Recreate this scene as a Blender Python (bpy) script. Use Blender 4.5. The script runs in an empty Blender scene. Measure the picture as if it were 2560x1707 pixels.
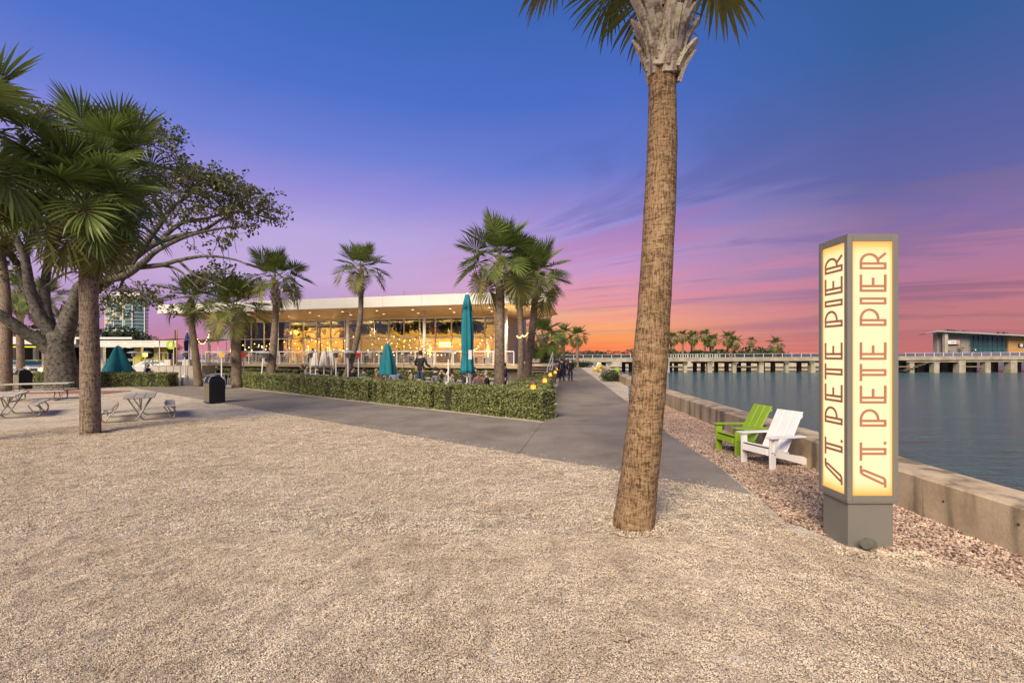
import bpy, bmesh, math, random
import numpy as np
from mathutils import Vector, Matrix, Euler
random.seed(7)
R = math.radians
SC = bpy.context.scene
COL = SC.collection
# ------------------------------------------------------------------ camera
F, CX, HY, EYE = 1137.8, 1280.0, 884.0, 2.1      # photo focal length, centre, horizon (pixels); eye height (m)
cam_d = bpy.data.cameras.new('camera'); cam = bpy.data.objects.new('camera', cam_d); COL.objects.link(cam)
cam_d.lens = 16; cam_d.sensor_width = 36; cam_d.shift_y = 0.0119
cam_d.clip_start = 0.05; cam_d.clip_end = 9000
cam.location = (0, 0, EYE); cam.rotation_euler = (R(90), 0, 0)
SC.camera = cam
SC.view_settings.view_transform = 'Standard'; SC.view_settings.look = 'None'
SC.view_settings.exposure = 0.3; SC.view_settings.gamma = 1.0

def lin(r, g, b):
    f = lambda c: (c/255/12.92) if c/255 <= 0.04045 else ((c/255+0.055)/1.055)**2.4
    return (f(r), f(g), f(b), 1)

# ------------------------------------------------------------------ dusk sky
world = bpy.data.worlds.new('World'); SC.world = world; world.use_nodes = True
wt = world.node_tree; wt.nodes.clear()
def N(t, kind, **kw):
    n = t.nodes.new(kind)
    for k, v in kw.items(): setattr(n, k, v)
    return n
def MA(t, op, a, b=None, c=None, clamp=False):
    n = N(t, 'ShaderNodeMath', operation=op, use_clamp=clamp)
    for i, s in enumerate((a, b, c)):
        if s is None: continue
        if isinstance(s, (int, float)): n.inputs[i].default_value = s
        else: t.links.new(s, n.inputs[i])
    return n.outputs[0]
def MIX(t, fac, a, b, blend='MIX'):
    n = N(t, 'ShaderNodeMix', data_type='RGBA', blend_type=blend)
    for s, i in ((fac, 0), (a, 6), (b, 7)):
        if isinstance(s, (int, float)): n.inputs[i].default_value = s
        elif isinstance(s, tuple): n.inputs[i].default_value = s
        else: t.links.new(s, n.inputs[i])
    return n.outputs[2]
def RAMP(t, fac, stops, interp='EASE'):
    n = N(t, 'ShaderNodeValToRGB'); n.color_ramp.interpolation = interp
    e = n.color_ramp.elements
    while len(e) < len(stops): e.new(0.5)
    for el, (p, c) in zip(e, stops):
        el.position = p; el.color = c if len(c) == 4 else (*c, 1)
    t.links.new(fac, n.inputs[0]); return n.outputs[0]
tc = N(wt, 'ShaderNodeTexCoord'); sep = N(wt, 'ShaderNodeSeparateXYZ'); wt.links.new(tc.outputs['Generated'], sep.inputs[0])
dx, dy, dz = sep.outputs
el = MA(wt, 'MULTIPLY', MA(wt, 'ARCSINE', dz), 180/math.pi)
az = MA(wt, 'MULTIPLY', MA(wt, 'ARCTAN2', dx, dy), 180/math.pi)
# cloud streaks: project the direction on a flat cloud deck
den = MA(wt, 'ADD', MA(wt, 'MAXIMUM', dz, 0.0), 0.09)
px, py = MA(wt, 'DIVIDE', dx, den), MA(wt, 'DIVIDE', dy, den)
hx, hy = math.sin(R(-58)), math.cos(R(-58))                       # the streaks run toward this heading
ca = MA(wt, 'MULTIPLY', MA(wt, 'ADD', MA(wt, 'MULTIPLY', px, hx), MA(wt, 'MULTIPLY', py, hy)), 0.26)
cb_ = MA(wt, 'MULTIPLY', MA(wt, 'SUBTRACT', MA(wt, 'MULTIPLY', px, hy), MA(wt, 'MULTIPLY', py, hx)), 0.95)
mp = N(wt, 'ShaderNodeCombineXYZ'); wt.links.new(ca, mp.inputs[0]); wt.links.new(cb_, mp.inputs[1]); mp.inputs[2].default_value = 3.7
nz = N(wt, 'ShaderNodeTexNoise'); nz.inputs['Scale'].default_value = 1.15; nz.inputs['Detail'].default_value = 5; nz.inputs['Roughness'].default_value = 0.62; nz.inputs['Distortion'].default_value = 0.9
wt.links.new(mp.outputs[0], nz.inputs[0])
nz2 = N(wt, 'ShaderNodeTexNoise'); nz2.inputs['Scale'].default_value = 2.3; nz2.inputs['Detail'].default_value = 4
wt.links.new(mp.outputs[0], nz2.inputs[0])
elw = MA(wt, 'ADD', el, MA(wt, 'MULTIPLY', MA(wt, 'SUBTRACT', nz2.outputs[0], 0.5), 3.0))
e01 = MA(wt, 'DIVIDE', elw, 45.0, clamp=True)
far_ramp = RAMP(wt, e01, [(0.0, lin(228,142,150)), (0.045, lin(196,138,170)), (0.10, lin(186,150,196)), (0.19, lin(200,176,222)), (0.3, lin(190,174,226)), (0.40, lin(158,150,223)), (0.50, lin(118,134,216)), (0.635, lin(86,118,206)), (0.8, lin(70,110,190)), (1.0, lin(60,102,176))], 'LINEAR')
sun_ramp = RAMP(wt, e01, [(0.0, lin(252,130,88)), (0.04, lin(255,164,98)), (0.09, lin(252,182,134)), (0.14, lin(236,160,160)), (0.22, lin(210,156,198)), (0.33, lin(164,148,214)), (0.48, lin(112,128,208)), (0.64, lin(84,114,200)), (0.8, lin(70,106,184)), (1.0, lin(58,96,172))], 'LINEAR')
off = MA(wt, 'DIVIDE', MA(wt, 'SUBTRACT', az, 14.0), 21.0)
glow = MA(wt, 'EXPONENT', MA(wt, 'MULTIPLY', MA(wt, 'MULTIPLY', off, off), -1.0))
base = MIX(wt, glow, far_ramp, sun_ramp)
# the side away to the right is duller
dull = MA(wt, 'MULTIPLY', MA(wt, 'SMOOTH_MIN', MA(wt, 'MAXIMUM', MA(wt, 'DIVIDE', MA(wt, 'SUBTRACT', az, 14.0), 25.0), 0.0), 1.0, 0.1), 0.95)
dullramp = RAMP(wt, e01, [(0.0, lin(200,116,114)), (0.07, lin(176,116,124)), (0.13, lin(158,108,134)), (0.19, lin(148,112,152)), (0.27, lin(140,114,158)), (0.34, lin(114,106,156)), (0.42, lin(86,100,154)), (0.63, lin(62,98,156)), (1.0, lin(52,90,146))], 'LINEAR')
back = MA(wt, 'GREATER_THAN', dy, -0.2)
base = MIX(wt, dull, base, dullramp)
# pink lit streaks and mauve unlit streaks
band = RAMP(wt, e01, [(0.0, (0.35,)*3), (0.14, (1,)*3), (0.34, (0.9,)*3), (0.52, (0,)*3)], 'EASE')
side = MA(wt, 'MULTIPLY_ADD', MA(wt, 'DIVIDE', MA(wt, 'ADD', az, 12.0), 40.0, clamp=True), 0.92, 0.08)
pinkm = RAMP(wt, nz.outputs[0], [(0.47, (0,)*3), (0.60, (1,)*3)])
pk = MA(wt, 'MULTIPLY', MA(wt, 'MULTIPLY', pinkm, band), MA(wt, 'MULTIPLY', side, 0.85))
pinkcol = RAMP(wt, e01, [(0.0, lin(252,150,120)), (0.1, lin(244,150,145)), (0.18, lin(222,142,168)), (0.3, lin(190,128,176)), (0.45, lin(140,116,184)), (1, lin(100,110,180))], 'LINEAR')
pk = MA(wt, 'MULTIPLY', pk, MA(wt, 'MULTIPLY_ADD', dull, -0.62, 1.0))
c1 = MIX(wt, pk, base, pinkcol)
drk = RAMP(wt, nz.outputs[0], [(0.33, (1,)*3), (0.47, (0,)*3)])
band2 = RAMP(wt, e01, [(0.0, (0.1,)*3), (0.09, (0.6,)*3), (0.22, (1,)*3), (0.45, (0.7,)*3), (0.7, (0,)*3)], 'EASE')
dk = MA(wt, 'MULTIPLY', MA(wt, 'MULTIPLY', drk, band2), MA(wt, 'MULTIPLY_ADD', side, 0.65, 0.2))
darkcol = RAMP(wt, e01, [(0.0, lin(205,115,120)), (0.12, lin(166,112,158)), (0.24, lin(132,112,174)), (0.36, lin(100,104,172)), (0.6, lin(74,98,166)), (1, lin(58,92,156))], 'LINEAR')
c2 = MIX(wt, dk, c1, darkcol)
below = MA(wt, 'LESS_THAN', dz, -0.01)
# the half of the sky away from the sunset is plain dusk blue above a mauve band
antis = MA(wt, 'MULTIPLY_ADD', dy, -2.2, 0.1, clamp=True)
east = RAMP(wt, e01, [(0.0, lin(150,138,158)), (0.12, lin(168,150,178)), (0.3, lin(140,140,190)), (0.6, lin(92,112,178)), (1.0, lin(66,98,164))], 'LINEAR')
c2 = MIX(wt, antis, c2, east)
hsv = N(wt, 'ShaderNodeHueSaturation'); hsv.inputs['Saturation'].default_value = 1.02; hsv.inputs['Value'].default_value = 0.95; wt.links.new(c2, hsv.inputs['Color']); c2 = hsv.outputs[0]
c3 = MIX(wt, below, c2, lin(150,110,120))
bg = N(wt, 'ShaderNodeBackground'); bg.inputs[1].default_value = 0.83
wt.links.new(c3, bg.inputs[0])
wo = N(wt, 'ShaderNodeOutputWorld'); wt.links.new(bg.outputs[0], wo.inputs[0])

# added fill for the afterglow, from behind the camera (one sun lamp, very wide: dusk)
sd = bpy.data.lights.new('sun', 'SUN'); sun = bpy.data.objects.new('sun', sd); COL.objects.link(sun)
sd.energy = 5.0; sd.angle = R(32); sd.color = (1.0, 0.85, 0.64)
sun.rotation_euler = (R(52), 0, R(-22)); sun.location = (0, -5, 30)

# ------------------------------------------------------------------ helpers
def P(u, v, d): return Vector(((u-CX)/F*d, d, EYE-(v-HY)*d/F))           # pixel at a known distance
def G(u, v, z=0.0):                                                        # pixel on a level surface
    d = (EYE-z)*F/(v-HY); return Vector(((u-CX)/F*d, d, z))
def A(u, d, z=0.0): return Vector(((u-CX)/F*d, d, z))
def tag(o, label=None, cat=None, group=None, kind=None):
    if label: o['label'] = label
    if cat: o['category'] = cat
    if group: o['group'] = group
    if kind: o['kind'] = kind
    return o
def empty(name, loc, label, cat, group=None, rz=0):
    o = bpy.data.objects.new(name, None); COL.objects.link(o); o.location = loc; o.rotation_euler = (0, 0, rz)
    o.empty_display_size = 0.2
    return tag(o, label, cat, group)
def link(name, me, parent=None, loc=None, rot=None, mat=None):
    o = bpy.data.objects.new(name, me); COL.objects.link(o)
    if parent: o.parent = parent
    if loc is not None: o.location = loc
    if rot is not None: o.rotation_euler = rot
    return o
def copy_tree(o, parent=None):
    c = o.copy(); COL.objects.link(c); c.parent = parent
    for ch in o.children: copy_tree(ch, c)
    return c

class MB:
    def __init__(s): s.v = []; s.f = []
    def add(s, vs, fs):
        n = len(s.v); s.v.extend([tuple(x) for x in vs]); s.f.extend([tuple(i+n for i in q) for q in fs]); return s
    def box(s, c, sz, rot=None):
        hx, hy, hz = sz[0]/2, sz[1]/2, sz[2]/2
        vs = [Vector((x, y, z)) for x in (-hx, hx) for y in (-hy, hy) for z in (-hz, hz)]
        if rot is not None:
            m = rot if isinstance(rot, Matrix) else Euler(rot).to_matrix()
            vs = [m @ p for p in vs]
        c = Vector(c)
        return s.add([p+c for p in vs], [(0,1,3,2),(4,6,7,5),(0,4,5,1),(2,3,7,6),(0,2,6,4),(1,5,7,3)])
    def beam(s, a, b, w, h, up=(0,0,1)):
        a, b = Vector(a), Vector(b); d = (b-a); L = d.length; d = d/L
        up = Vector(up)
        sd_ = d.cross(up)
        if sd_.length < 1e-4: sd_ = d.cross(Vector((0,1,0)))
        sd_.normalize(); up = sd_.cross(d)
        m = Matrix((d, sd_, up)).transposed()
        return s.box((a+b)/2, (L, w, h), m)
    def tube(s, pts, rad, n=8, caps=True, ell=None):
        pts = [Vector(p) for p in pts]; k = len(pts)
        if isinstance(rad, (int, float)): rad = [rad]*k
        ref = None; vs = []
        for i, p in enumerate(pts):
            t = (pts[min(i+1, k-1)]-pts[max(i-1, 0)])
            t = t.normalized() if t.length > 1e-9 else Vector((0,0,1))
            if ref is None:
                ref = t.cross(Vector((0,0,1)) if abs(t.z) < 0.9 else Vector((1,0,0))).normalized()
            else:
                ref = (ref - t*ref.dot(t)); ref = ref.normalized() if ref.length > 1e-6 else t.orthogonal().normalized()
            b = t.cross(ref)
            for j in range(n):
                a = 2*math.pi*j/n
                vs.append(p + (ref*math.cos(a) + b*math.sin(a))*rad[i])
        fs = [(i*n+j, i*n+(j+1) % n, (i+1)*n+(j+1) % n, (i+1)*n+j) for i in range(k-1) for j in range(n)]
        if caps: fs += [tuple(range(n))[::-1], tuple((k-1)*n+j for j in range(n))]
        return s.add(vs, fs)
    def lathe(s, prof, n=16, c=(0,0,0), caps=True, ripple=None):
        c = Vector(c); vs = []
        for i, (r, z) in enumerate(prof):
            for j in range(n):
                a = 2*math.pi*j/n; rr = r*(ripple(a, z) if ripple else 1)
                vs.append(c+Vector((rr*math.cos(a), rr*math.sin(a), z)))
        k = len(prof)
        fs = [(i*n+j, i*n+(j+1) % n, (i+1)*n+(j+1) % n, (i+1)*n+j) for i in range(k-1) for j in range(n)]
        if caps: fs += [tuple(range(n))[::-1], tuple((k-1)*n+j for j in range(n))]
        return s.add(vs, fs)
    def prism(s, poly, z0, z1):
        n = len(poly); z0l = z0 if isinstance(z0, (list, tuple)) else [z0]*n; z1l = z1 if isinstance(z1, (list, tuple)) else [z1]*n
        vs = [(p[0], p[1], z0l[i]) for i, p in enumerate(poly)]+[(p[0], p[1], z1l[i]) for i, p in enumerate(poly)]
        fs = [tuple(range(n))[::-1], tuple(range(n, 2*n))]+[(i, (i+1) % n, n+(i+1) % n, n+i) for i in range(n)]
        return s.add(vs, fs)
    def mesh(s, name, mat=None, smooth=False):
        me = bpy.data.meshes.new(name); me.from_pydata([tuple(v) for v in s.v], [], s.f); me.update()
        if mat: me.materials.append(mat)
        if smooth: me.polygons.foreach_set('use_smooth', [True]*len(me.polygons))
        return me
    def build(s, name, mat=None, parent=None, loc=None, rot=None, smooth=False):
        return link(name, s.mesh(name, mat, smooth), parent, loc, rot)
def bevel_mesh(me, w=0.008, seg=1):
    bm = bmesh.new(); bm.from_mesh(me)
    bmesh.ops.bevel(bm, geom=bm.edges[:], offset=w, segments=seg, affect='EDGES', clamp_overlap=True)
    bm.to_mesh(me); bm.free(); return me
def quads_mesh(name, V, mat):
    """V: (n,4,3) array of loose quads -> one mesh"""
    n = len(V); me = bpy.data.meshes.new(name)
    me.vertices.add(n*4); me.vertices.foreach_set('co', V.reshape(-1).astype(np.float32))
    me.loops.add(n*4); me.loops.foreach_set('vertex_index', np.arange(n*4, dtype=np.int32))
    me.polygons.add(n); me.polygons.foreach_set('loop_start', np.arange(0, n*4, 4, dtype=np.int32))
    me.update(calc_edges=True); me.validate()
    if mat: me.materials.append(mat)
    return me

# ------------------------------------------------------------------ materials
MATS = {}
def M(name, col, rough=0.6, var=0.12, scale=6.0, bump=0.0, bscale=40.0, metal=0.0, emit=0.0, spec=0.4, coat=0.0, stretch=(1,1,1), island=0.0, sheen=0.0):
    m = bpy.data.materials.new(name); m.use_nodes = True; t = m.node_tree; b = t.nodes['Principled BSDF']
    c = col if len(col) == 4 else (*col, 1)
    b.inputs['Roughness'].default_value = rough; b.inputs['Metallic'].default_value = metal; b.inputs['Specular IOR Level'].default_value = spec
    co = N(t, 'ShaderNodeTexCoord'); mpn = N(t, 'ShaderNodeMapping'); mpn.inputs['Scale'].default_value = stretch
    t.links.new(co.outputs['Object'], mpn.inputs[0])
    nn = N(t, 'ShaderNodeTexNoise'); nn.inputs['Scale'].default_value = scale; nn.inputs['Detail'].default_value = 5
    t.links.new(mpn.outputs[0], nn.inputs[0])
    lo = tuple(x*(1-var) for x in c[:3])+(1,); hi = tuple(min(1, x*(1+var)) for x in c[:3])+(1,)
    out = RAMP(t, nn.outputs[0], [(0.3, lo), (0.7, hi)], 'LINEAR')
    if island:
        g = N(t, 'ShaderNodeNewGeometry')
        k = MA(t, 'MULTIPLY_ADD', g.outputs['Random Per Island'], 2*island, 1-island)
        cc = N(t, 'ShaderNodeCombineXYZ')
        for i in range(3): t.links.new(k, cc.inputs[i])
        out = MIX(t, 1.0, out, cc.outputs[0], 'MULTIPLY')
    t.links.new(out, b.inputs['Base Color'])
    if emit:
        b.inputs['Emission Color'].default_value = c; b.inputs['Emission Strength'].default_value = emit
    if bump:
        n2 = N(t, 'ShaderNodeTexNoise'); n2.inputs['Scale'].default_value = bscale; n2.inputs['Detail'].default_value = 4
        t.links.new(mpn.outputs[0], n2.inputs[0])
        bp = N(t, 'ShaderNodeBump'); bp.inputs['Strength'].default_value = bump; bp.inputs['Distance'].default_value = 0.02
        t.links.new(n2.outputs[0], bp.inputs['Height']); t.links.new(bp.outputs[0], b.inputs['Normal'])
    MATS[name] = m; return m
def emitmat(name, col, s):
    m = bpy.data.materials.new(name); m.use_nodes = True; t = m.node_tree; t.nodes.clear()
    e = N(t, 'ShaderNodeEmission'); e.inputs[0].default_value = (*col, 1); e.inputs[1].default_value = s
    o = N(t, 'ShaderNodeOutputMaterial'); t.links.new(e.outputs[0], o.inputs[0]); MATS[name] = m; return m
def glassmat(name, tint=(0.9,0.9,0.88), refl=0.12, rough=0.0):
    m = bpy.data.materials.new(name); m.use_nodes = True; t = m.node_tree; t.nodes.clear()
    tr = N(t, 'ShaderNodeBsdfTransparent'); tr.inputs[0].default_value = (*tint, 1)
    gl = N(t, 'ShaderNodeBsdfGlossy'); gl.inputs['Roughness'].default_value = rough
    fr = N(t, 'ShaderNodeFresnel'); fr.inputs[0].default_value = 1.5
    k = MA(t, 'ADD', fr.outputs[0], refl, clamp=True)
    mx = N(t, 'ShaderNodeMixShader'); t.links.new(k, mx.inputs[0]); t.links.new(tr.outputs[0], mx.inputs[1]); t.links.new(gl.outputs[0], mx.inputs[2])
    o = N(t, 'ShaderNodeOutputMaterial'); t.links.new(mx.outputs[0], o.inputs[0]); MATS[name] = m; return m
def leafmat(name, col, col2, trans=0.25, rough=0.45, island=0.35):
    """two-tone leaf, a little light passes through"""
    m = M(name, col, rough=rough, var=0.2, scale=2.0, spec=0.35, island=island); t = m.node_tree; b = t.nodes['Principled BSDF']
    lk = b.inputs['Base Color'].links[0].from_socket
    oi = N(t, 'ShaderNodeObjectInfo')
    mixc = MIX(t, MA(t, 'MULTIPLY', oi.outputs['Random'], 0.6), lk, (*col2, 1)); t.links.new(mixc, b.inputs['Base Color'])
    tl = N(t, 'ShaderNodeBsdfTranslucent'); t.links.new(mixc, tl.inputs[0])
    mx = N(t, 'ShaderNodeMixShader'); mx.inputs[0].default_value = trans
    o = t.nodes['Material Output']
    t.links.new(b.outputs[0], mx.inputs[1]); t.links.new(tl.outputs[0], mx.inputs[2]); t.links.new(mx.outputs[0], o.inputs[0]); return m

def gravel_mat():
    m = bpy.data.materials.new('shell_gravel'); m.use_nodes = True; t = m.node_tree; b = t.nodes['Principled BSDF']
    co = N(t, 'ShaderNodeTexCoord')
    v = N(t, 'ShaderNodeTexVoronoi'); v.inputs['Scale'].default_value = 80; t.links.new(co.outputs['Object'], v.inputs[0])
    s1 = N(t, 'ShaderNodeSeparateColor'); t.links.new(v.outputs['Color'], s1.inputs[0])
    chip = RAMP(t, s1.outputs[0], [(0.0, (0.18,0.135,0.10)), (0.14, (0.42,0.355,0.275)), (0.5, (0.59,0.51,0.415)), (0.9, (0.72,0.64,0.54)), (1.0, (0.85,0.79,0.70))], 'LINEAR')
    n = N(t, 'ShaderNodeTexNoise'); n.inputs['Scale'].default_value = 0.9; n.inputs['Detail'].default_value = 6; t.links.new(co.outputs['Object'], n.inputs[0])
    big = RAMP(t, n.outputs[0], [(0.3, (0.80,0.76,0.70)), (0.55, (1,1,1)), (0.75, (1.0,0.94,0.86))], 'LINEAR')
    n3 = N(t, 'ShaderNodeTexNoise'); n3.inputs['Scale'].default_value = 4.2; n3.inputs['Detail'].default_value = 5; t.links.new(co.outputs['Object'], n3.inputs[0])
    mid = RAMP(t, n3.outputs[0], [(0.32, (0.72,0.68,0.64)), (0.5, (1,1,1))], 'LINEAR')
    c = MIX(t, 1.0, MIX(t, 1.0, chip, big, 'MULTIPLY'), mid, 'MULTIPLY'); t.links.new(c, b.inputs['Base Color'])
    b.inputs['Roughness'].default_value = 0.9; b.inputs['Specular IOR Level'].default_value = 0.2
    n4 = N(t, 'ShaderNodeTexNoise'); n4.inputs['Scale'].default_value = 5; n4.inputs['Detail'].default_value = 3; t.links.new(co.outputs['Object'], n4.inputs[0])
    hgt = MA(t, 'ADD', MA(t, 'MULTIPLY', v.outputs['Distance'], 0.5), MA(t, 'MULTIPLY', n4.outputs[0], 1.6))
    bp = N(t, 'ShaderNodeBump'); bp.inputs['Strength'].default_value = 0.7; bp.inputs['Distance'].default_value = 0.03
    t.links.new(hgt, bp.inputs['Height']); t.links.new(bp.outputs[0], b.inputs['Normal']); return m
def chipmat(name, stops):
    m = bpy.data.materials.new(name); m.use_nodes = True; t = m.node_tree; b = t.nodes['Principled BSDF']
    oi = N(t, 'ShaderNodeObjectInfo'); c = RAMP(t, oi.outputs['Random'], stops, 'LINEAR')
    for sc, lo, hi in ((0.7, (0.86,0.82,0.77), (1.0,0.98,0.96)), (3.2, (0.80,0.77,0.75), (1.03,1.02,1.0)), (9.0, (0.86,0.84,0.83), (1.03,1.02,1.0))):   # random tone patches, footprint shading painted in with them
        n = N(t, 'ShaderNodeTexNoise'); n.inputs['Scale'].default_value = sc; n.inputs['Detail'].default_value = 4; t.links.new(oi.outputs['Location'], n.inputs[0])
        c = MIX(t, 1.0, c, RAMP(t, n.outputs[0], [(0.36, lo), (0.56, hi)], 'LINEAR'), 'MULTIPLY')
    t.links.new(c, b.inputs['Base Color'])
    b.inputs['Roughness'].default_value = 0.85; b.inputs['Specular IOR Level'].default_value = 0.25; return m
def barkmat(name, c_lo, c_hi, ring=9.0, fib=55.0, bump=0.8):
    m = bpy.data.materials.new(name); m.use_nodes = True; t = m.node_tree; b = t.nodes['Principled BSDF']
    co = N(t, 'ShaderNodeTexCoord')
    def nzs(scale, detail=4, dist=0.0):
        mpn = N(t, 'ShaderNodeMapping'); mpn.inputs['Scale'].default_value = scale; t.links.new(co.outputs['Object'], mpn.inputs[0])
        n = N(t, 'ShaderNodeTexNoise'); n.inputs['Scale'].default_value = 1; n.inputs['Detail'].default_value = detail; n.inputs['Distortion'].default_value = dist
        t.links.new(mpn.outputs[0], n.inputs[0]); return n.outputs[0]
    fibers = nzs((fib, fib, 7), 3); rings = nzs((5.5, 5.5, ring*2.4), 5, 0.8); fine = nzs((26, 26, 46), 3); blot = nzs((3, 3, 1.6), 4)
    h = MA(t, 'ADD', MA(t, 'MULTIPLY', fibers, 0.6), MA(t, 'ADD', MA(t, 'MULTIPLY', rings, 0.45), MA(t, 'MULTIPLY', fine, 0.4)))
    mid = tuple((a+b_)/2 for a, b_ in zip(c_lo, c_hi))
    c = RAMP(t, MA(t, 'DIVIDE', h, 1.45), [(0.36, tuple(x*0.32 for x in c_lo)), (0.45, tuple(x*0.8 for x in c_lo)), (0.51, mid), (0.60, c_hi)], 'LINEAR')
    c = MIX(t, 1.0, c, RAMP(t, blot, [(0.3, (0.78,0.76,0.74)), (0.65, (1,1,1))], 'LINEAR'), 'MULTIPLY')
    t.links.new(c, b.inputs['Base Color']); b.inputs['Roughness'].default_value = 0.9; b.inputs['Specular IOR Level'].default_value = 0.15
    bp = N(t, 'ShaderNodeBump'); bp.inputs['Strength'].default_value = bump; bp.inputs['Distance'].default_value = 0.025
    t.links.new(h, bp.inputs['Height']); t.links.new(bp.outputs[0], b.inputs['Normal']); return m
def concrete_mat(name, col, stain=0.35, scale=1.2, tint=None):
    m = M(name, col, rough=0.85, var=0.08, scale=30, bump=0.25, bscale=60, spec=0.25); t = m.node_tree; b = t.nodes['Principled BSDF']
    lk = b.inputs['Base Color'].links[0].from_socket
    co = N(t, 'ShaderNodeTexCoord'); n = N(t, 'ShaderNodeTexNoise'); n.inputs['Scale'].default_value = scale; n.inputs['Detail'].default_value = 7; n.inputs['Roughness'].default_value = 0.65
    t.links.new(co.outputs['Object'], n.inputs[0])
    st = RAMP(t, n.outputs[0], [(0.3, tuple(1-stain*k for k in (0.9,1,1.1))), (0.6, (1,1,1)), (0.8, tint or (1.06,1.03,1.0))], 'LINEAR')
    t.links.new(MIX(t, 1.0, lk, st, 'MULTIPLY'), b.inputs['Base Color']); return m
def wall_mat():
    """sea wall: rain streaks run down the face"""
    m = concrete_mat('seawall_concrete', (0.55,0.45,0.33), 0.35, 1.6); t = m.node_tree; b = t.nodes['Principled BSDF']
    lk = b.inputs['Base Color'].links[0].from_socket
    co = N(t, 'ShaderNodeTexCoord'); mpn = N(t, 'ShaderNodeMapping'); mpn.inputs['Scale'].default_value = (2.2, 2.2, 0.35); t.links.new(co.outputs['Object'], mpn.inputs[0])
    n = N(t, 'ShaderNodeTexNoise'); n.inputs['Scale'].default_value = 1.3; n.inputs['Detail'].default_value = 6; t.links.new(mpn.outputs[0], n.inputs[0])
    st = RAMP(t, n.outputs[0], [(0.38, (0.42,0.41,0.38)), (0.47, (0.86,0.84,0.80)), (0.6, (1.04,1.0,0.97))], 'LINEAR')
    t.links.new(MIX(t, 1.0, lk, st, 'MULTIPLY'), b.inputs['Base Color']); return m
def water_mat():
    m = bpy.data.materials.new('sea_water'); m.use_nodes = True; t = m.node_tree; b = t.nodes['Principled BSDF']
    b.inputs['Base Color'].default_value = (0.058, 0.125, 0.15, 1); b.inputs['Roughness'].default_value = 0.16; b.inputs['IOR'].default_value = 1.33
    co = N(t, 'ShaderNodeTexCoord'); hs = None
    for sc, amp, rot in (((0.1, 0.42, 1), 1.6, 4), ((0.35, 1.3, 1), 0.9, 8), ((1.1, 4.2, 1), 0.55, -8), ((3, 9, 1), 0.4, 5)):
        mpn = N(t, 'ShaderNodeMapping'); mpn.inputs['Scale'].default_value = sc; mpn.inputs['Rotation'].default_value = (0, 0, R(rot)); t.links.new(co.outputs['Object'], mpn.inputs[0])
        n = N(t, 'ShaderNodeTexNoise'); n.inputs['Scale'].default_value = 1; n.inputs['Detail'].default_value = 3; t.links.new(mpn.outputs[0], n.inputs[0])
        k = MA(t, 'MULTIPLY', n.outputs[0], amp); hs = k if hs is None else MA(t, 'ADD', hs, k)
    bp = N(t, 'ShaderNodeBump'); bp.inputs['Strength'].default_value = 1.0; bp.inputs['Distance'].default_value = 1.25
    t.links.new(hs, bp.inputs['Height']); t.links.new(bp.outputs[0], b.inputs['Normal']); return m

gravel = gravel_mat(); water_m = water_mat(); seawall_m = wall_mat()
path_m = concrete_mat('path_concrete', (0.255,0.222,0.188), 0.38, 0.7)
patio_m = concrete_mat('patio_paving', (0.36,0.34,0.32), 0.3, 1.5)
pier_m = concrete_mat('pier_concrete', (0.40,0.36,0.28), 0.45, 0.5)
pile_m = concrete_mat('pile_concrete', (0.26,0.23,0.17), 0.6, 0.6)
bark_near = barkmat('palm_bark', (0.18,0.11,0.06), (0.37,0.255,0.15), 9, 75)
bark_mid = barkmat('palm_bark_grey', (0.17,0.125,0.09), (0.32,0.25,0.19), 8, 40, 0.6)
tree_bark = barkmat('oak_bark', (0.085,0.078,0.066), (0.165,0.15,0.13), 2.0, 7.0, 0.5)
boot_m = barkmat('palm_boot', (0.34,0.28,0.21), (0.60,0.53,0.43), 3, 30, 0.4)
fibre_m = M('palm_fibre', (0.17,0.09,0.04), rough=0.95, var=0.35, scale=14, bump=0.6, bscale=60)
frond_m = leafmat('palm_leaf', (0.115,0.165,0.034), (0.19,0.23,0.06), 0.3)
frond_old = leafmat('palm_leaf_old', (0.16,0.17,0.04), (0.24,0.20,0.07), 0.25)
petiole_m = M('petiole', (0.16,0.19,0.06), rough=0.5)
leaf_tree = leafmat('tree_leaf', (0.075,0.09,0.03), (0.12,0.12,0.045), 0.3, 0.4)
leaf_hedge = leafmat('hedge_leaf', (0.235,0.26,0.10), (0.31,0.31,0.14), 0.3, 0.5, 0.6)
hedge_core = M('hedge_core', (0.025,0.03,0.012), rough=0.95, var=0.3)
leaf_dark = leafmat('shrub_leaf', (0.04,0.065,0.02), (0.06,0.08,0.03), 0.15)
sign_m = M('sign_bronze', (0.20,0.19,0.168), rough=0.45, var=0.04, scale=3, metal=0.15)
white_p = M('white_paint', (0.78,0.76,0.74), rough=0.5, var=0.04)
white_board = M('white_board', (0.80,0.77,0.75), rough=0.45, var=0.05, scale=4, bump=0.08, bscale=90)
green_board = M('green_board', (0.27,0.42,0.025), rough=0.42, var=0.07, scale=4, bump=0.08, bscale=90)
blue_board = M('blue_board', (0.10,0.26,0.42), rough=0.45)
yellow_board = M('yellow_board', (0.55,0.38,0.05), rough=0.45)
fascia_m = M('fascia_white', (0.63,0.61,0.57), rough=0.5, var=0.04, scale=0.6)
soffit_m = M('soffit', (0.56,0.42,0.26), rough=0.7, var=0.03, scale=1)
stucco = M('stucco', (0.64,0.48,0.31), rough=0.85, var=0.05)
warmwall = M('warm_wall', (0.62,0.47,0.20), rough=0.8, var=0.12, scale=0.8)
rail_m = M('rail_white', (0.72,0.70,0.67), rough=0.4, var=0.03)
steel = M('steel', (0.6,0.6,0.6), rough=0.5, metal=0.45, var=0.05)
galv = M('galvanised', (0.34,0.32,0.29), rough=0.45, metal=0.6, var=0.15, scale=20)
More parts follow.
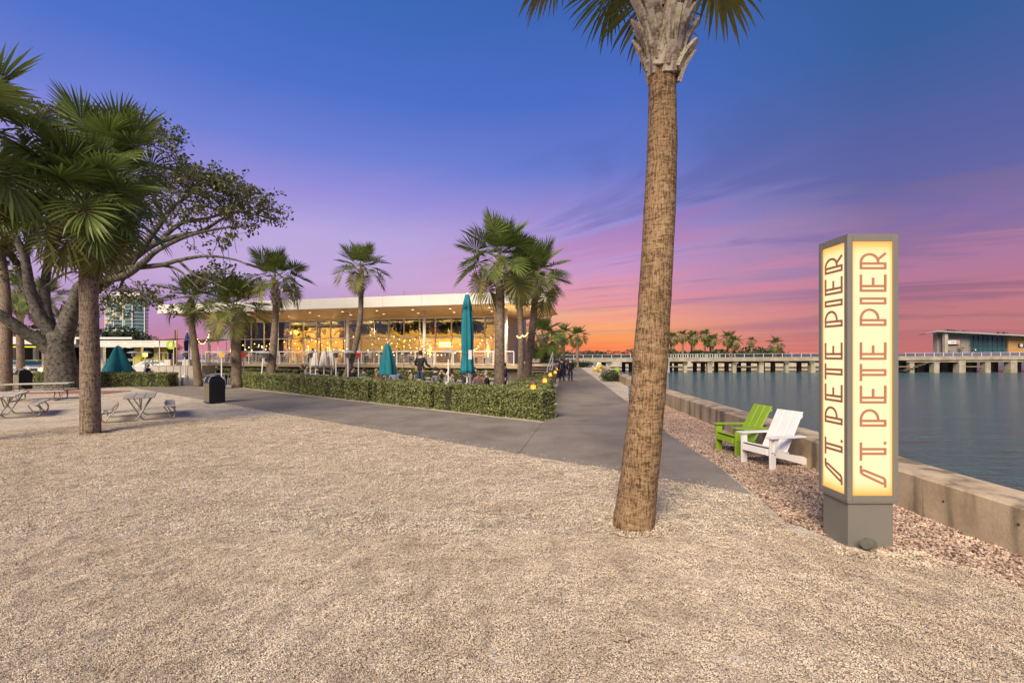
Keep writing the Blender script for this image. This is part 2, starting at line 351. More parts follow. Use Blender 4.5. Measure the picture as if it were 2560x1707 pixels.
greychair = M('chair_metal', (0.33,0.34,0.35), rough=0.45, metal=0.3)
darkmetal = M('dark_metal', (0.05,0.05,0.05), rough=0.5)
black_p = M('black_plastic', (0.012,0.014,0.016), rough=0.4, var=0.1)
tan_p = M('tan_panel', (0.24,0.20,0.14), rough=0.6)
teal = M('teal_canvas', (0.008,0.15,0.19), rough=0.8, var=0.2, scale=5, stretch=(1,1,0.25), bump=0.15, bscale=60)
navy = M('navy_canvas', (0.03,0.05,0.16), rough=0.8)
offwhite = M('offwhite_canvas', (0.62,0.56,0.50), rough=0.85, var=0.12, scale=8, stretch=(1,1,0.2))
wood_grey = M('weathered_wood', (0.46,0.42,0.36), rough=0.8, var=0.18, scale=3, stretch=(1,8,8), bump=0.15, bscale=50)
wood_warm = M('warm_wood', (0.42,0.25,0.10), rough=0.6, var=0.3, scale=2.0, stretch=(5,5,0.4))
wood_brown = M('brown_wood', (0.15,0.09,0.05), rough=0.6, var=0.25, scale=4)
deck_wood = M('deck_board', (0.30,0.25,0.20), rough=0.7, var=0.2, scale=3)
skin_m = M('skin', (0.52,0.33,0.24), rough=0.5, var=0.05)
hair_d = M('hair_dark', (0.03,0.022,0.016), rough=0.6); hair_b = M('hair_blond', (0.32,0.21,0.10), rough=0.6); hair_g = M('hair_grey', (0.35,0.34,0.33), rough=0.6)
red_m = M('red_cloth', (0.42,0.03,0.025), rough=0.7); orange_m = M('orange_print', (0.6,0.12,0.02), rough=0.6)
cloth = {k: M('cloth_'+k, c, rough=0.85, var=0.1, scale=20) for k, c in dict(black=(0.015,0.016,0.02), jeans=(0.035,0.055,0.11), bluegrey=(0.22,0.28,0.36), tan=(0.28,0.23,0.14), brown=(0.16,0.10,0.06), white=(0.55,0.52,0.5), khaki=(0.38,0.27,0.14), navy=(0.02,0.025,0.05), grey=(0.2,0.2,0.21), plaid=(0.45,0.25,0.17), green=(0.07,0.10,0.05)).items()}
bulb_m = emitmat('bulb_glow', (1.0,0.60,0.20), 5.0)
lamp_m = emitmat('downlight_glow', (1.0,0.80,0.48), 6.0)
flame_m = emitmat('flame_glow', (1.0,0.48,0.08), 3.5)
lant_m = emitmat('lantern_glow', (1.0,0.50,0.06), 1.7)
screen_m = emitmat('screen_glow', (1.0,0.72,0.25), 2.2)
signgreen_m = emitmat('green_sign_glow', (0.55,0.62,0.04), 0.95)
headlamp_m = emitmat('headlamp_glow', (1.0,0.7,0.3), 9.0)
glass = glassmat('window_glass', (0.90,0.88,0.78), 0.05)
glass_dark = M('tinted_glass', (0.02,0.075,0.09), rough=0.12, spec=0.6, var=0.3, scale=0.4)
def plight(name, loc, energy, col=(1,0.68,0.32), r=0.06, parent=None):
    l = bpy.data.lights.new(name, 'POINT'); l.energy = energy; l.color = col; l.shadow_soft_size = r
    o = bpy.data.objects.new(name, l); COL.objects.link(o); o.location = loc
    if parent: o.parent = parent
    return o
# ================================================================== SETTING
WALLPTS = [(5.25,-40),(5.25,4.0),(5.27,6.3),(5.52,8.4),(5.95,14.5),(6.35,20.0),(7.5,30.0),(9.2,43.0),(11.0,56.0),(12.6,68.0)]
WATER_Z = -2.75
shore = WALLPTS + [(13.2,76),(12.5,84),(9,92),(2,99),(-20,108),(-80,150),(-400,190),(-900,200),(-900,-60),(5.25,-60)]
g = MB().add([(x+0.2 if i < len(WALLPTS) else x, y, 0) for i, (x, y) in enumerate(shore)], [tuple(range(len(shore)))])
# skirt of the land down into the water
o = g.build('ground', gravel); tag(o, kind='structure')
sk = MB()
for i in range(len(shore)-2):
    a, b = shore[i], shore[i+1]
    sk.add([(a[0]+0.25,a[1],-0.02),(b[0]+0.25,b[1],-0.02),(b[0]+0.25,b[1],-4),(a[0]+0.25,a[1],-4)], [(0,1,2,3)])
tag(sk.build('embankment', pile_m), kind='structure')
w = MB().add([(-3000,-300,WATER_Z),(4000,-300,WATER_Z),(4000,6000,WATER_Z),(-3000,6000,WATER_Z)], [(0,1,2,3)])
tag(w.build('water', water_m), kind='structure')
# lawn-ish earth under the left background and the paved car park
park = MB().add([(-140,44,0.006),(-27,44,0.006),(-22,60,0.006),(-30,100,0.006),(-140,130,0.006)], [(0,1,2,3,4)])
tag(park.build('car_park_paving', concrete_mat('car_park', (0.12,0.115,0.11), 0.25, 0.4)), kind='structure')

# ---- concrete paths: a diagonal one and one along the sea wall, cast in slabs
D = Vector((-0.785, 0.62, 0)).normalized(); NRM = Vector((0.62, 0.785, 0)).normalized()
TIP = Vector((3.55, 6.76, 0)); HC = Vector((0.93, 13.75, 0))        # path tip, corner by the hedge
def on_line(C, u):                                                    # where the pixel column u crosses the line C + t*D
    k = (u-CX); t = (C.x*F-k*C.y)/(k*D.y-F*D.x); return C + D*t
path_root = empty('path', (0,0,0), None, None); path_root['kind'] = 'structure'
def slab(pts, z0=-0.05, z1=0.02, name='path_slab'):
    me = MB().prism([(p[0], p[1]) for p in pts], z0, z1).mesh(name, path_m); o = link(name, me, path_root); return o
RE = [(3.55,6.76),(3.80,8.28),(4.12,12.7),(5.1,20.6),(7.0,38),(10.0,66),(12.2,82)]     # edge on the wall side
LE = [(0.93,13.75),(1.9,20.6),(3.95,38),(7.0,66),(9.2,82)]                              # edge on the hedge side
def lerp_edge(E, y):
    for (x0,y0),(x1,y1) in zip(E, E[1:]):
        if y0 <= y <= y1: return x0+(x1-x0)*(y-y0)/(y1-y0)
    return E[-1][0]
GAP = 0.012
# triangular apron where both meet
ap_l = TIP + D*9.6; 
slab([(3.55,6.76),(3.80,8.28),(4.12,12.7),(4.22,13.75),(0.93,13.75), tuple((TIP+D*4.35)[:2])])
slab([tuple((TIP+D*(4.35+GAP))[:2]), (0.93-GAP,13.75), tuple((HC+D*4.6)[:2]), tuple((TIP+D*9.3)[:2])])
prev = 4.6
for k in range(8):
    a, b = 4.6+GAP+k*4.6, 4.6+(k+1)*4.6
    slab([(TIP+D*(a+4.7)), (HC+D*a), (HC+D*b), (TIP+D*(b+4.7))])
ys = [13.75+GAP]+[13.75+4.4*k for k in range(1, 16)]
for y0, y1 in zip(ys, ys[1:]):
    y0 += GAP
    slab([(lerp_edge(RE,y0),y0),(lerp_edge(RE,y1),y1),(lerp_edge(LE,y1),y1),(lerp_edge(LE,y0),y0)])
# red paving patch by the left tree
rp = empty('red_paving', (-24.0,24.6,0.0), None, None); rp['kind'] = 'structure'
redp = M('red_paver', (0.30,0.13,0.10), rough=0.8, var=0.2)
pm = MB().box((0,0,0.015), (0.58,0.58,0.03)).mesh('paver', redp)
for i in range(9):
    for j in range(3): link('paver', pm, rp, (i*0.6-2.4, j*0.6-0.6, 0.0))
# patio behind the hedge
pa = [(HC+NRM*1.2+D*0.6)[:2], (2.6,34.5), (-31,44.0), (-27,29.5), (-19.0,29.3)]
tag(MB().prism([tuple(p) for p in pa], -0.04, 0.012).build('patio', patio_m), kind='structure')

# ---- sea wall: cast sections with joints
wall = empty('sea_wall', (5.25,4.0,0), 'low weathered concrete sea wall along the water', 'wall')
def wall_x(y): return lerp_edge(WALLPTS, y)
yy = [-6.0,-2.5,1.0,3.35,5.85,8.4,11.4,14.4,17.4,20.4,24.4,28.4,32.4,36.4,40.4,44.4,48.4,52.4,56.4,60.4,64.4,67.9]
TH = 0.64
for i, (y0, y1) in enumerate(zip(yy, yy[1:])):
    m_ = MB(); ya, yb = y0+0.007, y1-0.007; prof = [(0,-0.3),(0,0.495),(0.022,0.517),(TH-0.02,0.517),(TH,0.495),(TH,-3.6),(0.3,-3.6)]
    ns = 3; vs = []
    for k in range(ns+1):
        y = ya+(yb-ya)*k/ns; x = wall_x(y)
        vs += [(x+a-5.25, y-4.0, z) for a, z in prof]
    n = len(prof); fs = [(k*n+j, k*n+(j+1) % n, (k+1)*n+(j+1) % n, (k+1)*n+j) for k in range(ns) for j in range(n)]
    fs += [tuple(range(n)), tuple(ns*n+j for j in range(n))[::-1]]
    m_.add(vs, fs).build('wall_section', seawall_m, wall)
# form-tie holes in the nearest sections
tie = MB().lathe([(0.001,0.0),(0.013,0.0),(0.016,0.004),(0.001,0.004)], 8).mesh('tie_hole', M('tie_hole_rust', (0.09,0.05,0.03), rough=0.9))
for y, z in ((4.72,0.33),(6.6,0.34),(5.55,0.30),(7.9,0.30),(9.6,0.33)):
    link('tie_hole', tie, wall, (wall_x(y)-5.25-0.001, y-4.0, z), (0, R(-90), 0))

# ---- gravel as loose chips (geometry nodes), near the camera
def scatter(name, poly, dens, smin, smax, mat, seed, zoff=0.0, flat=0.55, amp=0.11):
    """poly: ground outline; chips are small faceted icospheres"""
    bm = bmesh.new()
    vs = [bm.verts.new((p[0], p[1], zoff)) for p in poly]; bm.faces.new(vs)
    bmesh.ops.triangulate(bm, faces=bm.faces[:])
    me = bpy.data.meshes.new(name); bm.to_mesh(me); bm.free()
    o = link(name, me); me.materials.append(mat)
    ng = bpy.data.node_groups.new(name+'_nodes', 'GeometryNodeTree')
    ng.interface.new_socket('Geometry', in_out='INPUT', socket_type='NodeSocketGeometry'); ng.interface.new_socket('Geometry', in_out='OUTPUT', socket_type='NodeSocketGeometry')
    gi = ng.nodes.new('NodeGroupInput'); go = ng.nodes.new('NodeGroupOutput')
    dp = ng.nodes.new('GeometryNodeDistributePointsOnFaces'); dp.inputs['Density'].default_value = dens; dp.inputs['Seed'].default_value = seed
    ico = ng.nodes.new('GeometryNodeMeshIcoSphere'); ico.inputs['Radius'].default_value = 1.0; ico.inputs['Subdivisions'].default_value = 1
    sm = ng.nodes.new('GeometryNodeSetMaterial'); sm.inputs['Material'].default_value = mat
    ip = ng.nodes.new('GeometryNodeInstanceOnPoints')
    rs = ng.nodes.new('FunctionNodeRandomValue'); rs.data_type = 'FLOAT_VECTOR'
    rs.inputs[0].default_value = (smin, smin*0.6, smin*flat); rs.inputs[1].default_value = (smax, smax*0.75, smax*flat)
    rr = ng.nodes.new('FunctionNodeRandomValue'); rr.data_type = 'FLOAT_VECTOR'
    rr.inputs[0].default_value = (-0.5, -0.5, 0); rr.inputs[1].default_value = (0.5, 0.5, 6.28)
    rr.inputs['Seed'].default_value = 3
    L = ng.links.new
    L(gi.outputs[0], dp.inputs['Mesh']); L(dp.outputs['Points'], ip.inputs['Points']); L(ico.outputs[0], sm.inputs['Geometry']); L(sm.outputs[0], ip.inputs['Instance'])
    L(rs.outputs[0], ip.inputs['Scale']); L(rr.outputs[0], ip.inputs['Rotation'])
    # gentle heaps and footprints
    nt = ng.nodes.new('ShaderNodeTexNoise'); nt.inputs['Scale'].default_value = 2.7; nt.inputs['Detail'].default_value = 3; nt.inputs['Roughness'].default_value = 0.6
    ps = ng.nodes.new('GeometryNodeInputPosition'); L(ps.outputs[0], nt.inputs['Vector'])
    mm = ng.nodes.new('ShaderNodeMath'); mm.operation = 'MULTIPLY_ADD'; mm.inputs[1].default_value = amp; mm.inputs[2].default_value = -0.345*amp
    L(nt.outputs[0], mm.inputs[0])
    cz = ng.nodes.new('ShaderNodeCombineXYZ'); L(mm.outputs[0], cz.inputs[2])
    sp = ng.nodes.new('GeometryNodeSetPosition'); L(ip.outputs[0], sp.inputs['Geometry']); L(cz.outputs[0], sp.inputs['Offset'])
    L(sp.outputs[0], go.inputs[0])
    md = o.modifiers.new('scatter', 'NODES'); md.node_group = ng
    return tag(o, kind='stuff')
chip_m = chipmat('shell_chips', [(0.0,(0.11,0.085,0.06)),(0.12,(0.30,0.25,0.19)),(0.3,(0.53,0.455,0.365)),(0.65,(0.66,0.575,0.47)),(0.9,(0.80,0.72,0.61)),(1.0,(0.92,0.87,0.79))])
peb_m = chipmat('river_pebbles', [(0.0,(0.10,0.06,0.05)),(0.25,(0.30,0.205,0.165)),(0.6,(0.47,0.345,0.28)),(0.85,(0.58,0.465,0.385)),(1.0,(0.70,0.62,0.54))])
sA = scatter('shell_gravel', [(-3.6,2.7),(3.6,2.7),(4.45,3.9),(4.6,4.3),(3.3,5.2),(-6.4,5.2)], 14000, 0.0025, 0.0072, chip_m, 1, 0.004, 0.6, 0.14)
tag(sA, 'pale loose shell gravel in the near foreground', 'gravel')
pE = TIP + Vector((0.05,-0.06,0)); pF = TIP+D*9.2-NRM*0.05
sB = scatter('shell_gravel', [(-6.4,5.2),(3.3,5.2),(3.35,6.0),tuple(pE[:2]),tuple(pF[:2]),(-8.0,15.6),(-14.2,12.2)], 2600, 0.0045, 0.012, chip_m, 2, 0.004, 0.6, 0.14)
tag(sB, 'pale shell gravel between the palms and the concrete path', 'gravel')
pebble_poly = [(4.6,4.1),(5.27,4.0),(5.27,6.3),(5.5,8.4),(5.93,14.4),(6.3,20),(5.12,20.6),(4.16,12.7),(3.84,8.28),(3.6,6.6),(3.42,5.7),(3.7,5.0)]
sC = scatter('pebble_strip', pebble_poly, 1500, 0.011, 0.026, peb_m, 3, 0.006, 0.6, 0.05)
tag(sC, 'reddish brown pebbles heaped along the sea wall', 'pebbles')
sD = scatter('shell_gravel', [(3.4,4.95),(4.3,4.75),(4.45,4.5),(3.9,4.45),(3.3,4.8)], 3000, 0.009, 0.02, chip_m, 9, 0.01)
tag(sD, 'coarse pale shells piled at the foot of the lit sign', 'gravel')

# shells kicked onto the path edge, and a low heap round the near palm's foot
e0, e1, e2, e3 = TIP+D*0.15+NRM*0.02, TIP+D*16, TIP+D*16+NRM*0.34, TIP+D*0.15+NRM*0.28
sE = scatter('shell_gravel', [tuple(p[:2]) for p in (e0,e1,e2,e3)], 150, 0.004, 0.012, chip_m, 12, 0.024, 0.5, 0.0)
tag(sE, 'shell chips spilled onto the front edge of the concrete path', 'gravel')
pb = G(1583,1318)
sF = scatter('shell_gravel', [(pb.x+0.42*math.cos(a), pb.y+0.42*math.sin(a)) for a in [i*0.3927 for i in range(16)]], 3600, 0.005, 0.014, chip_m, 13, 0.03)
tag(sF, 'shell chips heaped round the foot of the near palm', 'gravel')

# ---- pier across the bay
PD = 115.0
pier = empty('pier', (60,PD,WATER_Z), 'long concrete pier on piles crossing the bay', 'pier')
def pz(x): return 0.86 + (x-10)/(130)*0.75
o0 = Vector((60,PD,WATER_Z))
xs = [-14+8*k for k in range(20)]
for x0, x1 in zip(xs, xs[1:]):
    z0, z1 = pz(x0), pz(x1)
    MB().add([Vector(p)-o0 for p in [(x0+.02,PD,z0-.95),(x1-.02,PD,z1-.95),(x1-.02,PD,z1),(x0+.02,PD,z0),(x0+.02,PD+12,z0-.95),(x1-.02,PD+12,z1-.95),(x1-.02,PD+12,z1),(x0+.02,PD+12,z0)]],
      [(0,1,2,3),(7,6,5,4),(0,4,5,1),(3,2,6,7),(0,3,7,4),(1,5,6,2)]).build('deck_section', pier_m, pier)
rng = random.Random(5)
for k, x in enumerate([12+6.4*i for i in range(21)]):
    for row, dy in enumerate((1.0, 6.0, 11.0)):
        wd = 1.15 if row == 0 and k % 2 == 0 else 0.85
        if x > 104: wd += 0.5
        z = pz(x)-0.96
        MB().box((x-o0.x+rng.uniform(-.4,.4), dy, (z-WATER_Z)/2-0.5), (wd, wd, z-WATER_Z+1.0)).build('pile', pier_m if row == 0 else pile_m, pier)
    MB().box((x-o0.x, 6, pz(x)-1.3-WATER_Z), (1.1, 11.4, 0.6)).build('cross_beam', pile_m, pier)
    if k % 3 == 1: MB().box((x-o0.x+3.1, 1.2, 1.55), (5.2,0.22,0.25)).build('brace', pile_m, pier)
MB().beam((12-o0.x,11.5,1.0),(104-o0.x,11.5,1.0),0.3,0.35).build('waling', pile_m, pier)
MB().beam((100-o0.x,0.35,pz(100)-1.35-WATER_Z),(142-o0.x,0.35,pz(142)-1.35-WATER_Z),0.2,0.25).build('service_pipe', pier_m, pier)
# sloping boat stair under the deck
st_ = MB()
for i in range(7): st_.box((103-o0.x-3.5+i*0.9, 0.6, 0.55+i*0.32), (0.95,1.2,0.12))
st_.build('boat_stair', pile_m, pier)
rail_mesh_post = MB().box((0,0,0.46), (0.09,0.09,0.92)).mesh('rail_post', rail_m)
slatm = MB().box((0,0,0.46), (0.22,0.04,0.86)).mesh('rail_slat', M('pier_rail_slat', (0.42,0.44,0.44), rough=0.5))
x = -6.0
while x < 141:
    link('rail_post', rail_mesh_post, pier, (x-o0.x, 0.15, pz(x)-WATER_Z))
    x += 2.4
x = 36.5
while x < 53:                       # the denser white balusters
    link('rail_slat', slatm, pier, (x-o0.x, 0.2, pz(x)-WATER_Z)); x += 0.62
pane = glassmat('rail_glass', (0.75,0.82,0.80), 0.10)
for x0, x1 in ((-6,36),(53,98),(99,141)):
    MB().beam((x0-o0.x,0.15,pz(x0)+0.93-WATER_Z),(x1-o0.x,0.15,pz(x1)+0.93-WATER_Z),0.06,0.05).build('top_rail', rail_m, pier)
    MB().beam((x0-o0.x,0.15,pz(x0)+0.45-WATER_Z),(x1-o0.x,0.15,pz(x1)+0.45-WATER_Z),0.015,0.8).build('rail_panel', pane, pier)
MB().beam((36-o0.x,0.15,pz(36)+0.93-WATER_Z),(53-o0.x,0.15,pz(53)+0.93-WATER_Z),0.06,0.05).build('top_rail', rail_m, pier)
lr = MB(); 
lr.lathe([(0.34,-0.05),(0.42,-0.05),(0.42,0.05),(0.34,0.05),(0.34,-0.05)], 20, caps=False)
ring = lr.build('life_ring', M('ring_pink', (0.75,0.35,0.28), rough=0.5), None, (A(1827,PD-0.05).x, PD-0.02, pz(55)+0.62), (R(90),0,0))
tag(ring, 'round pale red life ring hung on the pier rail', 'life ring')

# ---- far shores
far_tree = leafmat('far_foliage', (0.035,0.05,0.02), (0.05,0.06,0.03), 0.1)
def lumps(name, pts, label, cat, seed, leaf=0.5, n=900, mat=leaf_dark, group=None, core=0.75):
    """a bush or tree crown: leaf quads through several lumps. pts: (x,y,z,rx,ry,rz)"""
    rs = np.random.RandomState(seed); Q = []
    tot = sum(p[3]*p[5] for p in pts)
    for (x,y,z,rx,ry,rz) in pts:
        k = max(20, int(n*rx*rz/tot))
        d = rs.normal(size=(k,3)); d /= np.linalg.norm(d,axis=1)[:,None]; r = rs.uniform(core,1.05,k)**0.6
        c = np.array([x,y,z])+d*r[:,None]*np.array([rx,ry,rz])
        a = rs.normal(size=(k,3)); a /= np.linalg.norm(a,axis=1)[:,None]; b = np.cross(a, rs.normal(size=(k,3))); b /= np.linalg.norm(b,axis=1)[:,None]
        s = leaf*rs.uniform(0.6,1.3,k)[:,None]
        Q.append(np.stack([c-a*s*0.5, c-b*s*0.28, c+a*s*0.5, c+b*s*0.28],1))
    return np.concatenate(Q)
def bush(name, pts, label, cat, seed, leaf=0.5, n=900, mat=leaf_dark, group=None, trunk=True):
    cx = sum(p[0] for p in pts)/len(pts); cy = sum(p[1] for p in pts)/len(pts); z0 = min(p[2]-p[5] for p in pts)
    root = empty(name, (cx,cy,z0), label, cat, group)
    rel = [(x-cx,y-cy,z-z0,a,b,c) for x,y,z,a,b,c in pts]
    link('crown', quads_mesh('crown', lumps(name, rel, '', '', seed, leaf, n), mat), root)
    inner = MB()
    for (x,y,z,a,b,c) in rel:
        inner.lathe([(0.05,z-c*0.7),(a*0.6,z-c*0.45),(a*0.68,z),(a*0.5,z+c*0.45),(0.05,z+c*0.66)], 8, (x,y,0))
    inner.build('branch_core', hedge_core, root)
    if trunk: MB().tube([(0,0,-0.1),(0,0,max(0.3,rel[0][2]))],[0.12*max(1,rel[0][3]/2),0.06],6).build('trunk', tree_bark, root)
    return root
land = MB().prism([(-120,640),(60,600),(300,640),(300,760),(-120,760)], -4, -0.8); tag(land.build('far_shore', hedge_core), kind='structure')
isl = MB().prism([(38,133),(100,133),(112,150),(110,190),(30,190),(28,150)], -4, 0.6); tag(isl.build('island_ground', gravel), kind='structure')
far2 = MB().prism([(-160,300),(-20,290),(70,320),(72,380),(-160,380)], -4, 0.2); tag(far2.build('opposite_shore', hedge_core), kind='structure')
rs_ = random.Random(3)
Q = []
for i in range(46):
    x = -110+i*8.6+rs_.uniform(-3,3); h = rs_.uniform(3.0,9.0)
    Q.append(lumps('', [(x,630+rs_.uniform(-10,20),h*0.35,rs_.uniform(6,11),6,h*0.65)], '', '', i, 2.6, 90))
for i in range(20):
    x = -30+i*5+rs_.uniform(-2,2); h = rs_.uniform(2,4.2)
    Q.append(lumps('', [(x,318+rs_.uniform(-6,10),h*0.5,rs_.uniform(3,5.5),4,h*0.6)], '', '', i+90, 1.3, 110))
wm = quads_mesh('far_woodland', np.concatenate(Q), far_tree); o = link('far_woodland', wm); tag(o, 'dark tree line on the far shore along the horizon', 'woodland', kind='stuff')
# ================================================================== PALMS
def frond_mesh(seed, Lp, Rb, droop, nleaf=34, mat=None, bend=1):
    rs = random.Random(seed); v = []; f = []; mi = []
    # petiole: flat, curved strip (3 sided)
    npt = 5; pts = []
    for i in range(npt):
        s = i/(npt-1); pts.append(Vector((Lp*s, 0, -droop*0.18*Lp*s*s)))
    def ring(p, w):
        v.extend([(p.x, -w, p.z+w*0.3), (p.x, w, p.z+w*0.3), (p.x, 0, p.z-w*0.7)])
    for i, p in enumerate(pts): ring(p, 0.026*(1-0.55*i/(npt-1))*max(0.7, Rb))
    for i in range(npt-1):
        for j in range(3): f.append((i*3+j, i*3+(j+1) % 3, i*3+3+(j+1) % 3, i*3+3+j)); mi.append(1)
    # costa
    tipslope = -droop*0.36
    base = pts[-1]
    def costa(s): return base + Vector((Rb*0.5*s, 0, Rb*0.5*(tipslope*s - 0.45*droop*s*s)))
    for i in range(nleaf):
        q = (i+0.5)/nleaf*2-1                        # -1..1
        a = q*R(138) + rs.uniform(-0.03,0.03)
        b0 = costa(max(0, 1-abs(q)*1.25)*0.75)
        L = Rb*(1.0-0.22*abs(q)**2)*rs.uniform(0.9,1.07)
        dirx, diry = math.cos(a), math.sin(a)
        lift = 0.38*abs(math.sin(a)) - 0.08
        dr = droop*rs.uniform(0.2,0.55)
        ss = (0.0, 0.3, 0.55, 0.8, 1.0); half = math.tan(R(138)/nleaf)
        idx = len(v)
        for k, s in enumerate(ss):
            r = L*s
            z = b0.z + r*(lift+tipslope*0.5*dirx) - dr*L*s**2.4*0.75
            shrink = 1-0.16*s*s*dr
            w = min(half*r*1.02+0.005, 0.030*Rb+0.004)*(1 if s < 0.6 else (1-s)/0.4*0.95+0.05)
            cx_, cy_ = b0.x+dirx*r*shrink, b0.y+diry*r*shrink
            fold = w*0.35*(1 if i % 2 else -1)
            v.append((cx_+diry*w, cy_-dirx*w, z+fold)); v.append((cx_-diry*w, cy_+dirx*w, z-fold))
        for k in range(len(ss)-1):
            f.append((idx+2*k, idx+2*k+1, idx+2*k+3, idx+2*k+2)); mi.append(0)
    th = R((6,18,34,50)[min(3, bend)]); ct, sn = math.cos(th), math.sin(th)          # the blade nods down at the petiole's end
    for k in range(npt*3, len(v)):
        x, y, z = v[k]; x -= base.x; z -= base.z; v[k] = (base.x+x*ct+z*sn, y, base.z-x*sn+z*ct)
    me = bpy.data.meshes.new('frond'); me.from_pydata(v, [], f); me.update()
    me.materials.append(mat or frond_m); me.materials.append(petiole_m)
    me.polygons.foreach_set('material_index', mi)
    return me
FR = {}
for kind, (Lp, Rb) in dict(big=(1.05,0.80), mid=(0.90,0.68), weep=(1.0,0.95)).items():
    FR[kind] = [[frond_mesh(100+i*7+j, Lp*(1,0.92,1.06)[j], Rb*(1,0.94,1.05)[j], ((0.15,0.3,0.5,0.85) if kind != 'weep' else (0.3,0.6,1.0,1.4))[i], 44 if kind != 'mid' else 38, frond_old if i == 3 else frond_m, i) for j in range(3)] for i in range(4)]
stub_mesh = []
for i in range(3):
    m_ = MB(); L = (0.42,0.5,0.36)[i]; w = 0.06
    # split leaf base: flat wedge curving outward
    vs = []
    for s in (0,0.35,0.7,1.0):
        ww = w*(1.35-0.75*s); zz = L*s; xx = 0.02+0.10*s*s+0.03*s; t = 0.028*(1-0.5*s)
        vs += [(xx-t,-ww,zz),(xx+t,-ww*0.8,zz),(xx+t,ww*0.8,zz),(xx-t,ww,zz)]
    fs = [(k*4+j, k*4+(j+1) % 4, k*4+4+(j+1) % 4, k*4+4+j) for k in range(3) for j in range(4)]+[(3,2,1,0),(12,13,14,15)]
    stub_mesh.append(m_.add(vs, fs).mesh('leaf_stub', boot_m))
def bez(pts, n):
    pts = [Vector(p) for p in pts]; out = []
    k = len(pts)
    for i in range(n+1):                                  # Catmull-Rom through the points
        s = i/n*(k-1); j = min(int(s), k-2); t = s-j
        p0 = pts[max(j-1,0)]; p1 = pts[j]; p2 = pts[j+1]; p3 = pts[min(j+2,k-1)]
        out.append(0.5*((2*p1)+(-p0+p2)*t+(2*p0-5*p1+4*p2-p3)*t*t+(-p0+3*p1-3*p2+p3)*t*t*t))
    return out
def palm(path, r0, r1, kind, label, seed, nf=30, scale=1.0, stubs=0, collar=0.7, bark=None, group=None, elmin=-55, ring=18, flare=1.0, lift=0.0):
    rs = random.Random(seed); base = Vector(path[0]); root = empty('palm_tree', base, label, 'palm tree', group)
    n = ring; pts = [p-base for p in bez(path, n)]; H = pts[-1].z
    rad = []
    for i, p in enumerate(pts):
        s = i/n; r = r0+(r1-r0)*min(1, s*1.3); r *= 1+0.28*flare*math.exp(-s*14); r *= 1+rs.uniform(-0.022,0.022); rad.append(r)
    pts[0] = pts[0]-Vector((0,0,0.12))
    tr = MB().tube(pts, rad, 20).build('trunk', bark or bark_mid, root, smooth=True)
    top = pts[-1]; tdir = (pts[-1]-pts[-3]).normalized()
    # fibrous head of the trunk
    MB().tube([top-tdir*0.25, top-tdir*0.05, top+tdir*0.25, top+tdir*0.5], [r1*1.08, r1*1.25, r1*0.95, r1*0.25], 12).build('crown_fibre', fibre_m, root, smooth=True)
    # old leaf bases
    if stubs:
        for i in range(stubs):
            s = i/stubs; a = i*2.39996; p = top-tdir*(collar*(1-s)-0.02); sc = (0.78+0.3*rs.random())*scale*(r1/0.17)
            rr = r1*(1.0+0.25*math.sin(s*math.pi))
            o = link('leaf_stub', stub_mesh[i % 3], root)
            o.matrix_local = Matrix.Translation(p+Vector((math.cos(a)*rr*0.86, math.sin(a)*rr*0.86, -0.1))) @ Euler((rs.uniform(-.42,.42), rs.uniform(0.0,.16), a)).to_matrix().to_4x4() @ Matrix.Diagonal((sc,sc*1.25,sc*rs.uniform(0.8,1.1),1))
    else:
        c = MB()
        for i in range(int(22)):
            s = i/22; a = i*2.39996; p = top-tdir*(collar*(1-s)); sc = scale*0.62*(r1/0.13)
            me = stub_mesh[i % 3]; mt = Matrix.Translation(p+Vector((math.cos(a)*r1*0.85, math.sin(a)*r1*0.85, -0.08))) @ Euler((0, rs.uniform(0,.25), a)).to_matrix().to_4x4() @ Matrix.Diagonal((sc,sc,sc,1))
            c.add([mt @ q.co for q in me.vertices], [tuple(q.vertices) for q in me.polygons])
        c.build('leaf_base_collar', boot_m, root)
    for i in range(nf):
        s = (i+0.5)/nf
        e = 84-(84-elmin)*s**1.12 + rs.uniform(-7,7); a = i*2.39996+rs.uniform(-0.25,0.25)
        dk = 0 if s < 0.25 else 1 if s < 0.55 else 2 if s < 0.85 else 3
        me = FR[kind][dk][rs.randrange(3)]
        o = link('frond', me, root); k = scale*rs.uniform(0.9,1.08)*(0.86 if s < 0.15 else 1)
        o.matrix_local = Matrix.Translation(top+tdir*(0.32-0.30*s+lift*(1-0.5*s))) @ Euler((rs.uniform(-.5,.5), R(-e), a)).to_matrix().to_4x4() @ Matrix.Diagonal((k,k,k,1))
    return root
def groundp(u, v): return G(u, v)
# the two near palms
b0 = G(1583,1318)
palm([b0, P(1610,1080,b0.y+0.02), P(1633,800,b0.y+0.04), P(1650,500,b0.y+0.05), P(1656,300,b0.y+0.06), P(1652,60,b0.y+0.06), P(1648,-25,b0.y+0.06)], 0.228, 0.16, 'big',
     'tall palm with thick brown trunk standing between path and lit sign', 11, 34, 1.2, 64, 1.05, bark_near, None, 16, 60, 0.35, 1.15)
lb = G(226,1085)
palm([lb, P(225,900,lb.y), P(222,760,lb.y), P(219,640,lb.y+0.05), P(217,560,lb.y+0.05)], 0.215, 0.185, 'weep',
     'palm with drooping fronds in front of the picnic tables', 21, 48, 0.9, 34, 0.75, bark_mid, None, -34, 26, 0.1, 0.3)
palm([Vector((-13.0,10.2,0)), Vector((-12.8,10.2,3.0)), Vector((-12.6,10.3,6.9))], 0.2, 0.17, 'weep', 'tall palm at the left frame edge, only its fronds showing', 31, 36, 1.12, 0, 0.6, None, None, -55)
